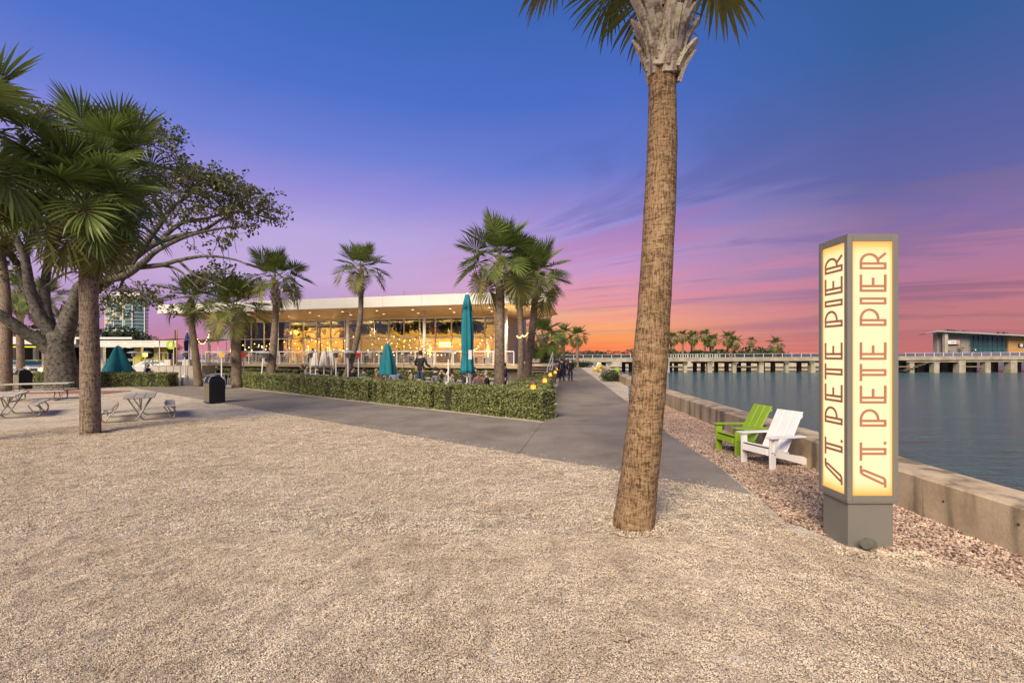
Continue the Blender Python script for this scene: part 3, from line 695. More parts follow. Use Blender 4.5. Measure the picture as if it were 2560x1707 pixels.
palm([Vector((-14.45,15.6,0)), Vector((-14.5,15.7,4.0)), P(262,440,15.8)], 0.2, 0.17, 'weep', 'tall dark palm crown just behind the drooping palm', 32, 36, 1.18, 0, 0.6, None, None, -50)
palm([A(14,25.5), P(16,820,25.5), P(10,700,25.5), P(-12,560,25.6)], 0.26, 0.21, 'big', 'palm trunk beside the black bin at far left', 33, 30, 1.2, 0, 0.6)
palm([A(119,36), P(116,860,36), P(112,760,36)], 0.3, 0.26, 'mid', 'small palm behind the spreading tree', 34, 26, 1.25, 0, 0.6)
palm([A(52,40), P(50,830,40), P(48,735,40)], 0.28, 0.24, 'mid', 'short palm behind the left picnic tables', 35, 26, 1.25, 0, 0.6)
# palms on the patio in front of the restaurant
gp = None
palm([A(497,29.0), P(488,880,29), P(479,810,29.2), P(477,765,29.3)], 0.23, 0.17, 'mid', 'short slightly leaning palm under the left tip of the roof', 41, 28, 1.25, 0, 0.45, None, gp, -12)
palm([A(594,28.0), P(589,860,28), P(586,812,28), P(586,788,28)], 0.28, 0.25, 'mid', 'squat dark palm beside the grey notice board', 42, 32, 1.38, 0, 0.5, None, gp, -20)
palm([A(675,27.5), P(684,860,27.6), P(689,780,27.8), P(687,715,27.8)], 0.24, 0.17, 'mid', 'upright palm third from left in front of the restaurant', 43, 30, 1.32, 0, 1.2, None, gp, -16)
palm([A(850,25.5), P(880,895,25.6), P(900,800,25.7), P(903,690,25.8)], 0.19, 0.14, 'mid', 'slender palm leaning right before the glass front', 44, 24, 1.1, 0, 0.95, None, gp, -10)
palm([A(1248,19.5), P(1249,860,19.5), P(1250,760,19.6), P(1250,672,19.6)], 0.235, 0.19, 'big', 'largest patio palm beside the tall closed teal parasol', 45, 36, 1.08, 26, 0.75, None, gp, -32)
palm([A(1312,24.0), P(1325,870,24), P(1335,780,24), P(1338,712,24.1)], 0.22, 0.18, 'mid', 'palm leaning right over the lantern hedge', 46, 32, 1.28, 0, 0.7, None, gp, -24)
palm([A(1300,27.5), P(1303,860,27.5), P(1300,760,27.6), P(1305,700,27.7)], 0.2, 0.16, 'mid', 'thin palm hung with bulbs behind the leaning palm', 47, 28, 1.2, 0, 0.9, None, gp, -30)
# palms further along the path
palm([A(1358,52), P(1358,900,52), P(1357,850,52)], 0.34, 0.3, 'mid', 'bushy palm with heavy crown behind the walking couple', 51, 34, 1.8, 0, 0.6, None, None, -70)
palm([A(1393,70), P(1392,862,70)], 0.26, 0.22, 'mid', 'lower palm of the pair past the hedge', 52, 26, 1.15, 0, 0.6, None, None, -45)
palm([A(1409,74), P(1409,838,74)], 0.26, 0.2, 'mid', 'taller palm of the pair past the hedge', 53, 26, 1.2, 0, 0.6, None, None, -45)
palm([A(1443,66), P(1444,846,66)], 0.26, 0.2, 'mid', 'lone palm at the bend of the path', 54, 28, 1.1, 0, 0.9, None, None, -45)
# island palms behind the pier
for i, (u, v, d, k, w) in enumerate([(1677,852,150,1.5,'leftmost'),(1684,850,146,1.5,'second'),(1707,846,148,1.55,'third'),(1729,851,152,1.5,'fourth'),(1735,848,146,1.6,'fifth'),(1762,845,148,1.6,'sixth'),(1776,858,150,1.5,'seventh'),(1782,856,145,1.55,'eighth')]):
    palm([A(u,d,0.6), P(u,v-3,d)], 0.36, 0.3, 'mid', '%s palm in the cluster behind the pier' % w if i else 'leftmost palm in the cluster behind the pier', 60+i, 24, k*1.0, 0, 0.5, None, 'cluster of palms behind the pier', -45, 8)
for u, v, d, k, lab in ((1819,850,148,1.9,'taller palm right of the cluster behind the pier'),(1836,860,146,1.75,'shorter palm right of the cluster behind the pier'),(1879,856,152,1.15,'small thin palm standing alone behind the pier'),(1939,864,140,1.8,'rightmost broad palm behind the pier rail')):
    palm([A(u,d,0.6), P(u,v,d)], 0.36, 0.28, 'mid', lab, int(u), 24, k, 0, 0.5, None, None, -45, 8)
for (u, v, d, rx, rz, lab) in ((1656,882,140,5,2.2,'dark shrub behind the pier beside the palm trunk'),(1755,884,142,4,1.4,'low dark shrub under the palm cluster'),(1830,883,141,8,1.5,'wide dark shrub behind the pier rail'),(1905,880,160,8,2.6,'rounded green tree behind the pier rail')):
    c = P(u,v,d); bush('shrub', [(c.x-rx*0.4,d,c.z-0.4,rx*0.6,3,rz),(c.x+rx*0.4,d,c.z-0.6,rx*0.6,3,rz*0.8)], lab, 'shrub', int(u), 0.9, 700)
for (u, v, d, rx, rz, lab) in ((1398,905,60,2.2,0.9,'low shrub beside the path end'),(1437,910,70,2.6,0.7,'wide clipped shrub where the path bends'),(1372,915,48,1.3,0.8,'small shrub behind the last lanterns')):
    c = P(u,v,d); bush('shrub', [(c.x-rx*0.35,d,max(0.5,c.z-0.2),rx*0.7,1.2,rz),(c.x+rx*0.5,d,max(0.45,c.z-0.3),rx*0.6,1.2,rz*0.8)], lab, 'shrub', int(u), 0.22, 900)

# ================================================================== BIG SPREADING TREE
TD = 26.5
tb = A(160, TD)
tree = empty('spreading_tree', tb, 'large spreading tree with grey limbs and sparse leaves', 'tree')
trs = random.Random(77); twigs = []
def limb(px, r0, r1, name='limb', dd=(0,0)):
    """px: list of photo pixels; distance runs from TD+dd0 to TD+dd1"""
    n = len(px); pts = [P(u, v, TD+dd[0]+(dd[1]-dd[0])*i/(n-1))-tb for i, (u, v) in enumerate(px)]
    pts = bez(pts, 4*(n-1)); m = len(pts)
    rad = [r0+(r1-r0)*(i/(m-1))**0.8 for i in range(m)]
    MB().tube(pts, rad, 10).build(name, tree_bark, tree, smooth=True)
    return pts
tp = [(160,985),(156,930),(150,880),(150,830)]
limb(tp, 0.90, 0.56, 'trunk')
LIMBS = [
 ([(155,862),(176,785),(205,735),(250,715),(303,672),(345,635),(395,605),(450,590),(505,578),(560,545),(610,525)], .5,.03,(0,1.5)),
 ([(158,850),(182,775),(200,715),(250,700),(310,690),(360,655),(395,625),(470,590),(560,570),(630,565)], .4,.025,(0,-1)),
 ([(340,640),(400,560),(430,520),(470,490),(510,455)], .2,.05,(0.5,2)),
 ([(395,608),(450,560),(520,545),(600,530),(690,552)], .16,.03,(0.8,3)),
 ([(303,672),(400,663),(450,650),(520,640),(590,650),(620,664)], .17,.03,(0,-1.5)),
 ([(400,663),(440,672),(470,695),(500,726)], .1,.025,(0,-1)),
 ([(450,655),(490,690),(530,705),(570,725)], .09,.025,(0,-2)),
 ([(146,866),(116,790),(112,720),(122,640),(128,560),(150,470)], .4,.08,(0,2)),
 ([(144,860),(98,785),(75,720),(60,640),(20,560),(-20,500)], .38,.1,(0,-2)),
 ([(146,895),(104,855),(60,830),(20,800),(-30,770)], .42,.25,(0,-2)),
 ([(85,760),(60,700),(30,640),(-20,600)], .3,.12,(0,1)),
 ([(122,650),(160,560),(220,470),(300,400),(370,345)], .22,.06,(1,3)),
 ([(205,735),(250,640),(300,560),(360,480),(420,420)], .25,.05,(0.5,2.5)),
 ([(345,640),(300,720),(330,745),(370,750)], .1,.03,(0.5,2.5)),
 ([(112,720),(150,690),(190,680),(230,690)], .09,.03,(0,1.5)),
 ([(60,640),(90,560),(80,470),(110,380)], .2,.06,(0,2)),
]
allp = []
for px, r0, r1, dd in LIMBS:
    pts = limb(px, r0, r1, 'limb', dd); allp.append(pts)
# twigs and leaf clusters spread from the limb ends and from chosen crown spots
spots = []
def spot(u, v, ru, rv, n):
    for _ in range(n):
        a = trs.uniform(0, 6.283); q = math.sqrt(trs.random())
        spots.append(P(u+math.cos(a)*ru*q, v+math.sin(a)*rv*q, TD+trs.uniform(-2.2,3.2))-tb)
for s in [(470,470,70,45,30),(560,490,60,40,26),(600,465,40,28,12),(530,445,40,25,10),(640,520,45,28,14),(430,440,45,40,16),(410,520,35,40,12),(500,540,60,25,12),(410,350,45,25,12),(360,340,40,25,10),(430,395,30,12,3),(300,330,70,40,16),(200,300,90,40,18),(110,300,80,50,18),(60,420,70,80,22),(20,600,40,90,14),(160,500,80,80,18),(180,620,40,50,9),(680,548,18,10,4),(600,545,50,16,8),(560,590,50,20,3),(500,610,60,20,3),(560,700,35,26,9),(520,690,45,22,7),(485,715,28,12,4),(330,735,50,25,10),(380,760,25,10,4),(270,760,25,30,6),(300,600,50,40,6),(210,660,30,20,5),(260,520,60,60,14),(340,440,50,50,14)]: spot(*s)
lq = []; tw = MB()
flat = [p for pts in allp for p in pts[len(pts)//3:]]
for s in spots:
    near = sorted(flat, key=lambda p: (p-s).length)[:3]; a = near[trs.randrange(3) if (near[2]-s).length < (near[0]-s).length*1.3 else 0]
    mid = a.lerp(s, 0.5)+Vector((trs.uniform(-.2,.2), trs.uniform(-.2,.2), trs.uniform(-0.1,.25)))
    L = (s-a).length
    tw.tube([a, a.lerp(mid,0.5)+Vector((0,0,.05)), mid, s], [0.02+0.012*L, 0.018+0.006*L, 0.02, 0.009], 5, False)
    flat.append(mid); flat.append(s)
    for k in range(trs.randrange(3,6)):
        e = s+Vector((trs.gauss(0,.42), trs.gauss(0,.42), trs.gauss(0.05,.26)))
        tw.tube([s.lerp(mid,0.2), e], [0.012,0.006], 4, False)
        for _ in range(trs.randrange(7,13)):
            c = e+Vector((trs.gauss(0,.17), trs.gauss(0,.17), trs.gauss(0,.11)))
            n = Vector((trs.gauss(0,1), trs.gauss(0,1), trs.gauss(0.5,.7))).normalized(); t = n.orthogonal().normalized(); t = (Matrix.Rotation(trs.uniform(0,6.28),3,n) @ t); b = n.cross(t)
            l, w_ = trs.uniform(.08,.15), trs.uniform(.045,.075)
            lq.append([c-t*l, c-b*w_, c+t*l, c+b*w_])
tw.build('twigs', tree_bark, tree)
link('crown', quads_mesh('crown', np.array([[tuple(p) for p in q] for q in lq]), leaf_tree), tree)
# bare hanging stems under the right limb
hs = MB()
for u, v, L in ((470,585,50),(555,562,95),(572,562,70)):
    p = P(u,v,TD+.9)-tb; q = P(u+20,v+L,TD+1.3)-tb; hs.tube(bez([p, p.lerp(q,.3)+Vector((.2,0,.1)), p.lerp(q,.65)+Vector((.05,0,0)), q],8), [.02]*5+[.012]*4, 4, False)
hs.build('hanging_stems', tree_bark, tree)
# ================================================================== HEDGES
def hedge(a, b, depth, h, label, seed, n=9000, leaf=0.05, side=None, group=None, jit=0.05):
    """a,b: front base line; the body extends 'depth' behind it"""
    a, b = Vector(a), Vector(b); d = (b-a); L = d.length; d = d/L; nr = Vector((-d.y, d.x, 0))
    if nr.y < 0: nr = -nr
    if side is not None: nr = Vector(side).normalized()
    root = empty('hedge', (a+b)/2, label, 'hedge', group); c = (a+b)/2
    rs = np.random.RandomState(seed)
    m_ = MB(); k = 0.10
    poly = [a+d*k+nr*k-c, b-d*k+nr*k-c, b-d*k+nr*(depth-k)-c, a+d*k+nr*(depth-k)-c]
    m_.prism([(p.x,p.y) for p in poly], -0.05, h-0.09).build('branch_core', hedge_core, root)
    # leaves on front, top and both ends
    areas = np.array([L*h, L*depth, depth*h, depth*h, L*h*0.25]); pick = rs.choice(5, n, p=areas/areas.sum())
    s = rs.rand(n); t = rs.rand(n); dep = np.abs(rs.normal(0, jit, n))
    wav = lambda q, ph: 0.06*np.sin(q*1.7+ph)+0.05*np.sin(q*4.3+ph*2)+0.03*np.sin(q*9.1+ph)
    A_ = np.array(a-c); Dv = np.array(d); Nv = np.array(nr); Z = np.array([0,0,1.0])
    pos = np.zeros((n,3))
    for face in range(5):
        i = pick == face; si, ti, de = s[i][:,None], t[i][:,None], dep[i][:,None]
        if face == 0: q = A_+Dv*si*L+Z*(ti*h)+Nv*(de+wav(si*L,seed)*(0.4+ti)+0.05*(1-ti)**3)
        elif face == 1: q = A_+Dv*si*L+Nv*ti*depth+Z*(h-de*0.8+wav(si*L+ti*2,seed+1)*0.8)
        elif face == 2: q = A_+Nv*si*depth+Z*ti*h+Dv*de
        elif face == 3: q = A_+Dv*(L-de)+Nv*si*depth+Z*ti*h
        else: q = A_+Dv*si*L+Z*(ti*h)+Nv*(depth-de)
        pos[i] = q
    v1 = rs.normal(size=(n,3)); v1 /= np.linalg.norm(v1,axis=1)[:,None]; v2 = np.cross(v1, rs.normal(size=(n,3))); v2 /= np.linalg.norm(v2,axis=1)[:,None]
    sz = leaf*rs.uniform(0.6,1.35,n)[:,None]
    # sprigs that stand proud
    up = rs.rand(n) < 0.03; pos[up] += rs.normal(0,0.05,(up.sum(),3))+np.array([0,0,0.03])
    pos[:,2] = np.maximum(pos[:,2], 0.03)
    Q = np.stack([pos-v1*sz*0.6, pos-v2*sz*0.36, pos+v1*sz*0.6, pos+v2*sz*0.36],1)
    link('foliage', quads_mesh('foliage', Q, leaf_hedge), root)
    return root
hc = HC + D*0.25 + NRM*0.28
def hl(u): return on_line(hc, u)
HH = 0.93
hedge(hc, hl(1086), 0.85, HH, 'clipped hedge at the path corner, nearest the camera', 1, 26000, 0.066, jit=0.075)
hedge(hl(1072), hl(929), 0.85, 0.90, 'short clipped hedge second from the path corner', 2, 14000, 0.068, jit=0.075)
hedge(hl(917), hl(575), 0.85, 0.92, 'long clipped hedge between the corner hedges and the black bin', 3, 26000, 0.072, jit=0.075)
cs = Vector((0.93-0.12,14.3,0)); ce = Vector((2.6,28.5,0))
hedge(hc+Vector((0.12,0.75,0)), ce, 1.55, 0.86, 'hedge running back along the sea path under the lanterns', 4, 24000, 0.066, (-1,0.13,0), jit=0.075)
hedge((-21.6,28.6,0), (-27.0,28.7,0), 0.9, 0.86, 'low hedge behind the right picnic table', 5, 9000, 0.075)
hedge((-27.2,28.8,0), (-31.0,29.3,0), 0.9, 0.86, 'low hedge behind the spreading tree trunk', 6, 7000, 0.075)
# planting below the deck
for i, (s0, s1) in enumerate(((0,0),)): pass

# ================================================================== LIT SIGN
sx0, sx1, sy0, sy1 = 3.60, 4.147, 4.88, 5.345
sg = empty('light_sign', (3.87,5.11,0), 'tall lit box sign reading ST. PETE PIER beside the sea wall', 'sign')
def S(p): return Vector(p)-Vector((3.87,5.11,0))
bp_ = MB().box(S(((sx0+sx1)/2+0.0,(sy0+sy1)/2,0.24)), (0.485,0.40,0.52)).build('plinth', sign_m, sg); bevel_mesh(bp_.data, 0.006)
MB().box(S(((sx0+sx1)/2,(sy0+sy1)/2,0.505)), (0.54,0.455,0.02)).build('base_plate', sign_m, sg)
ZB, ZT = 0.515, 3.365
fw = 0.056
# frame bars: corner posts and top / bottom rails of each face, proud of the light panels
cb = MB().box(S(((sx0+sx1)/2,(sy0+sy1)/2,(ZB+ZT)/2)), (sx1-sx0-0.05, sy1-sy0-0.05, ZT-ZB-0.02)).build('lamp_box', M('sign_inner', (0.5,0.4,0.25)), sg)
for (cx_, cy_, w_, d_) in ((sx0+0.028,sy0+0.028,fw,fw),(sx1-0.028,sy0+0.028,fw,fw),(sx0+0.028,sy1-0.028,fw,fw),(sx1-0.028,sy1-0.028,fw,fw)):
    ob = MB().box(S((cx_,cy_,(ZB+ZT)/2)), (w_,d_,ZT-ZB)).build('corner_post', sign_m, sg); bevel_mesh(ob.data, 0.004)
for z_ in (ZB+0.03, ZT-0.03):
    for y_ in (sy0+0.026, sy1-0.026): MB().box(S(((sx0+sx1)/2,y_,z_)), (sx1-sx0-2*fw-0.002,0.05,0.06)).build('frame_rail', sign_m, sg)
    for x_ in (sx0+0.026, sx1-0.026): MB().box(S((x_,(sy0+sy1)/2,z_)), (0.05,sy1-sy0-2*fw-0.002,0.06)).build('frame_rail', sign_m, sg)
MB().box(S(((sx0+sx1)/2,(sy0+sy1)/2,ZT+0.008)), (sx1-sx0-0.004,sy1-sy0-0.004,0.02)).build('cap', sign_m, sg)
# diffuser: lamp falloff painted into the emission colour, more orange toward the edges
def diffuser(name, half_w, half_h):
    m = bpy.data.materials.new(name); m.use_nodes = True; t = m.node_tree; t.nodes.clear()
    co = N(t, 'ShaderNodeTexCoord'); sp_ = N(t, 'ShaderNodeSeparateXYZ'); t.links.new(co.outputs['Object'], sp_.inputs[0])
    ax = MA(t, 'DIVIDE', MA(t, 'ABSOLUTE', sp_.outputs[0]), half_w); azz = MA(t, 'DIVIDE', MA(t, 'ABSOLUTE', sp_.outputs[2]), half_h)
    e = MA(t, 'ADD', MA(t, 'POWER', ax, 16.0), MA(t, 'POWER', azz, 22.0), clamp=True)
    c = RAMP(t, e, [(0.0, (1.0,0.82,0.47)), (0.45, (1.0,0.60,0.19)), (1.0, (0.95,0.42,0.10))], 'LINEAR')
    em = N(t, 'ShaderNodeEmission'); em.inputs[1].default_value = 1.02; t.links.new(c, em.inputs[0])
    o = N(t, 'ShaderNodeOutputMaterial'); t.links.new(em.outputs[0], o.inputs[0]); return m
PH = (ZT-ZB-0.12)/2; PZ = (ZB+ZT)/2
wR = (sx1-sx0-2*fw)/2; wL = (sy1-sy0-2*fw)/2
front = MB().box((0,0,0), (2*wR,0.01,2*PH)).build('light_panel', diffuser('diffuser_front', wR, PH), sg, S(((sx0+sx1)/2,sy0+0.02,PZ)))
left = MB().box((0,0,0), (2*wL,0.01,2*PH)).build('light_panel', diffuser('diffuser_left', wL, PH), sg, S((sx0+0.02,(sy0+sy1)/2,PZ)), (0,0,R(-90)))
backp = MB().box((0,0,0), (2*wR,0.01,2*PH)).build('light_panel', MATS.get('x') or diffuser('diffuser_back', wR, PH), sg, S(((sx0+sx1)/2,sy1-0.02,PZ)))
rightp = MB().box((0,0,0), (2*wL,0.01,2*PH)).build('light_panel', diffuser('diffuser_right', wL, PH), sg, S((sx1-0.02,(sy0+sy1)/2,PZ)), (0,0,R(90)))
# lettering, drawn reading upward: r = along the word (up), c = cap height toward the left
letter_m = M('letter_brown', (0.38,0.17,0.10), rough=0.6, var=0.05)
CAPH = 0.288; SW = 0.027; ST = 0.077
def strokes_letter(ch, L):
    h = CAPH; hw = SW/2; out = []
    stem = [[(hw,hw),(hw,h-hw),(ST-hw,h-hw),(ST-hw,hw),(hw,hw)]]
    if ch == 'I': return stem
    if ch == 'E': return stem+[[(ST-hw,h-hw),(L,h-hw)],[(ST-hw,hw),(L,hw)],[(ST-hw,h*0.5),(L*0.82,h*0.5)]]
    if ch in 'PR':
        yb = h*0.31; cy_ = (yb+h-hw)/2; ry = (h-hw-yb)/2; x0 = ST*1.05; rx = L-hw-x0
        arc = [(ST-hw,h-hw)]+[(x0+rx*math.sin(a), cy_+ry*math.cos(a)) for a in [math.pi*k/14 for k in range(15)]]+[(ST-hw,yb)]
        out = stem+[arc]
        if ch == 'R': out.append([(x0+rx*0.22,yb+0.012),(L*1.0,hw*0.6)])
        return out
    if ch == 'T': c = L/2; return [[(c-ST/2+hw,h-SW),(c-ST/2+hw,hw),(c+ST/2-hw,hw),(c+ST/2-hw,h-SW)],[(0,h-hw),(L,h-hw)]]
    if ch == 'S':
        a = [(L,h-hw),(L*0.76,h-hw),(L*0.66,h-hw*1.3),(L*0.575,h-0.045),(L*0.2,0.055),(L*0.17,0.03),(L*0.165,hw),(0,hw)]
        b = [(L*0.78,h-hw*1.2),(L*0.765,h-0.055),(L*0.46,0.055),(L*0.42,0.03),(L*0.34,hw*1.2),(L*0.17,hw)]
        return [a, b]
    if ch == '.': return [[(0,hw*1.1),(L,hw*1.1)]]
def ribbon(m_, pts, w, T, y):
    """offset a polyline to both sides (mitred) and give it thickness; T maps (r,c,depth)->3d"""
    n = len(pts); closed = n > 3 and pts[0] == pts[-1]
    if closed: pts = pts[:-1]; n -= 1
    L_, R_ = [], []
    for i in range(n):
        p = Vector(pts[i]); a = Vector(pts[i-1]) if (i or closed) else None; b = Vector(pts[(i+1) % n]) if (i < n-1 or closed) else None
        d1 = (p-a).normalized() if a is not None else (b-p).normalized(); d2 = (b-p).normalized() if b is not None else d1
        nn = Vector((-(d1.y+d2.y), d1.x+d2.x)); nn = nn.normalized() if nn.length > 1e-6 else Vector((-d1.y,d1.x))
        k = min(2.2, 1/max(0.3, nn.dot(Vector((-d1.y,d1.x)))))
        L_.append(p+nn*w/2*k); R_.append(p-nn*w/2*k)
    m = n if closed else n-1
    vs = []
    for q in range(n): vs += [T(L_[q].x,L_[q].y,0), T(R_[q].x,R_[q].y,0), T(L_[q].x,L_[q].y,y), T(R_[q].x,R_[q].y,y)]
    fs = []
    for q in range(m):
        a, b = q*4, ((q+1) % n)*4
        fs += [(a+2,a+3,b+3,b+2),(a,a+2,b+2,b),(a+1,b+1,b+3,a+3)]
    if not closed: fs += [(0,1,3,2),((n-1)*4,(n-1)*4+2,(n-1)*4+3,(n-1)*4+1)]
    m_.add(vs, fs)
WORD = [('S',1219,1163.8),('T',1151.6,1106),('.',1111.6,1104),('P',1067,1022.5),('E',1009,963.8),('T',953,909.5),('E',899.8,855.3),('P',815,770.8),('I',761,743),('E',729.6,685.8),('R',673.2,632)]
def zof(v): return EYE-(v-HY)*4.88/F
for face in ('front','left'):
    for ch, va, vb in WORD:
        z0 = zof(va); L = zof(vb)-z0; m_ = MB()
        for k, st in enumerate(strokes_letter(ch, L)):
            y = 0.004+0.0006*k
            if face == 'front':
                xb = (sx0+sx1)/2+CAPH/2+0.008
                T = lambda r, c, dd: S((xb-c, sy0+0.0145-dd, z0+r))
            else:
                yb2 = (sy0+sy1)/2-CAPH/2*0.98+0.002
                T = lambda r, c, dd: S((sx0+0.0145-dd, yb2+c*0.98, z0+r))
            ribbon(m_, st, SW, T, y)
        nm = 'full_stop' if ch == '.' else 'letter_'+ch.lower()
        m_.build(nm, letter_m, sg)
# little floodlight stake at its foot
fl = empty('ground_spotlight', (3.74,4.76,0), 'small grey ground spotlight at the foot of the lit sign', 'spotlight')
MB().tube([(0,0,-0.03),(0,0,0.06)], 0.02, 8).build('stake', galv, fl)
hd = MB().tube([(-0.06,-0.02,0.12),(-0.02,0,0.115),(0.05,0.02,0.10)], [0.05,0.062,0.05], 12).build('lamp_head', M('spot_green_grey', (0.16,0.17,0.12), rough=0.5, metal=0.3), fl)
MB().box((0.0,0,0.07), (0.05,0.09,0.05)).build('bracket', galv, fl)

# ================================================================== ADIRONDACK CHAIRS
def board(root, name, mat, a, b, w, t, up, bev=0.006):
    o = MB().beam(a, b, w, t, up).build(name, mat, root); bevel_mesh(o.data, bev); return o
def adirondack(loc, rz, mat, label, group=None, scale=1.0):
    """faces -Y in its own frame"""
    r = empty('adirondack_chair', loc, label, 'chair', group, rz); r.scale = (scale,)*3
    W = 0.31
    for s in (-1, 1):
        board(r, 'front_leg', mat, (s*W,0.0,0), (s*W,0.0,0.555), 0.135, 0.035, (1,0,0))
        board(r, 'arm', mat, (s*(W+0.015),-0.10,0.572), (s*(W+0.015),0.72,0.555), 0.145, 0.03, (0,0,1))
        MB().prism([(0,0),(0.10,0),(0.0,-0.24)], -0.014, 0.014).build('arm_bracket', mat, r, (s*(W+0.035),0.0,0.553), (R(90),0,R(90) if s > 0 else R(90)))
        # stringer from the seat front to the rear foot
        pr = [(-0.06,0.245),(-0.06,0.36),(0.05,0.375),(0.42,0.245),(0.78,0.175),(0.92,0.11),(0.96,0.0),(0.86,0.0),(0.70,0.05),(0.30,0.16)]
        m_ = MB(); n = len(pr); x0 = s*(W-0.045)
        m_.add([(x0-0.016,y,z) for y,z in pr]+[(x0+0.016,y,z) for y,z in pr], [tuple(range(n)), tuple(range(n,2*n))[::-1]]+[(i,n+i,n+(i+1) % n,(i+1) % n) for i in range(n)])
        m_.build('side_rail', mat, r)
        for zz, yy_ in ((0.30,-0.03),(0.265,0.035)):
            MB().lathe([(0.001,0),(0.011,0),(0.009,0.006),(0.001,0.007)], 8).build('bolt', darkmetal, r, (s*(W+0.0185),yy_,zz), (0,R(90)*s,0))
    # seat slats
    ss = [(-0.072,0.315,True),(0.0,0.377,False),(0.125,0.342,False),(0.25,0.30,False),(0.375,0.262,False)]
    for y, z, frontal in ss:
        if frontal: board(r, 'seat_slat', mat, (-W+0.045,y,z-0.005), (W-0.045,y,z-0.005), 0.115, 0.028, (0,-1,0.1))
        else: board(r, 'seat_slat', mat, (-W+0.02,y,z+0.014), (W-0.02,y,z+0.014), 0.118, 0.026, (0,0.28,1))
    # three wide back boards, leaning back
    for k in (-1, 0, 1):
        board(r, 'back_board', mat, (k*0.181,0.37,0.235), (k*0.181,0.80,0.985), 0.174, 0.026, (0,-0.86,0.5))
    board(r, 'back_brace', mat, (-W+0.02,0.585,0.535), (W-0.02,0.585,0.535), 0.08, 0.03, (0,-0.86,0.5))
    board(r, 'back_brace', mat, (-0.25,0.80,0.895), (0.25,0.80,0.895), 0.07, 0.025, (0,-0.86,0.5))
    return r
def facing(fx, fy): return math.atan2(fx, -fy)         # rotation that turns -Y onto (fx,fy)
adirondack((4.60,8.52,0), facing(-0.94,-0.33), white_board, 'white adirondack chair with its back to the sea wall', None, 1.02)
adirondack((4.56,9.60,0), facing(-0.985,-0.16), green_board, 'lime green adirondack chair beside the white one', None, 1.02)
adirondack((5.58,20.9,0), facing(-0.95,-0.3), blue_board, 'blue adirondack chair half hidden behind the tall palm trunk')
adirondack((7.7,36.0,0), facing(-0.9,-0.4), green_board, 'green adirondack chair far along the path')
adirondack((9.3,51.0,0), facing(-0.8,-0.6), yellow_board, 'yellow adirondack chair by the path bend')
adirondack((10.2,56.0,0), facing(-0.8,-0.6), white_board, 'distant white adirondack chair by the path bend')
# small planting bed beside the far chairs
c = G(1535,948); bush('low_shrub', [(7.6,34.8,0.35,0.9,1.2,0.5),(7.9,36.2,0.3,0.7,1.0,0.4)], 'low green plants beside the far green chairs', 'shrub', 8, 0.16, 700)
# marker post at the wall
mk = empty('marker_post', A(1670,19.9,0.517), 'grey marker sign on a slim post above the sea wall', 'sign post')
MB().tube([(0,0,0),(0,0,1.05)], 0.03, 8).build('post', galv, mk)
MB().box((-0.01,-0.035,1.06), (0.13,0.03,0.62)).build('marker_board', M('marker_grey', (0.36,0.33,0.31), rough=0.5), mk)

# ================================================================== PICNIC TABLES
def picnic(loc, rz, label, L=2.1):
    """long axis along local Y"""
    r = empty('picnic_table', loc, label, 'picnic table', 'picnic tables on the gravel', rz)
    for k in (-1,0,1):
        o = MB().box((k*0.262,0,0.745), (0.252,L,0.045)).build('table_plank', wood_grey, r); bevel_mesh(o.data, 0.006)
    for s in (-1,1):
        o = MB().box((s*0.76,0,0.435), (0.27,L,0.042)).build('bench_plank', wood_grey, r); bevel_mesh(o.data, 0.006)
    for y in (-L*0.33, L*0.33):
        for s in (-1,1):
            # bent pipe: table leg crosses to the ground, runs out and curls up to the bench
            pts = [(-s*0.30,y,0.72),(-s*0.14,y,0.42),(s*0.02,y,0.12),(s*0.08,y,0.045),(s*0.16,y,0.022),(s*0.5,y,0.022),(s*0.78,y,0.022),(s*0.87,y,0.06),(s*0.90,y,0.16),(s*0.89,y,0.28),(s*0.83,y,0.36),(s*0.72,y,0.41)]
            MB().tube(bez(pts, 30), 0.021, 8).build('pipe_leg', galv, r, (0, s*0.03, 0), smooth=True)
            MB().tube([(s*0.60,y,0.41),(s*0.80,y,0.05)], 0.018, 6).build('bench_strut', galv, r)
        MB().tube([(-0.34,y,0.705),(0.34,y,0.705)], 0.02, 6).build('top_bearer', galv, r)
        MB().tube([(0,y,0.70),(0,y*0.25,0.30)], 0.016, 6).build('brace', galv, r)
    return r
picnic((-12.15,14.9,0), math.atan2(0.60,0.80), 'grey picnic table right of the drooping palm', 2.3)
picnic((-16.9,15.2,0), math.atan2(0.62,0.78), 'grey picnic table cut by the left frame edge', 2.2)
picnic((-21.4,20.6,0), R(-62), 'grey picnic table in front of the spreading tree', 2.2)

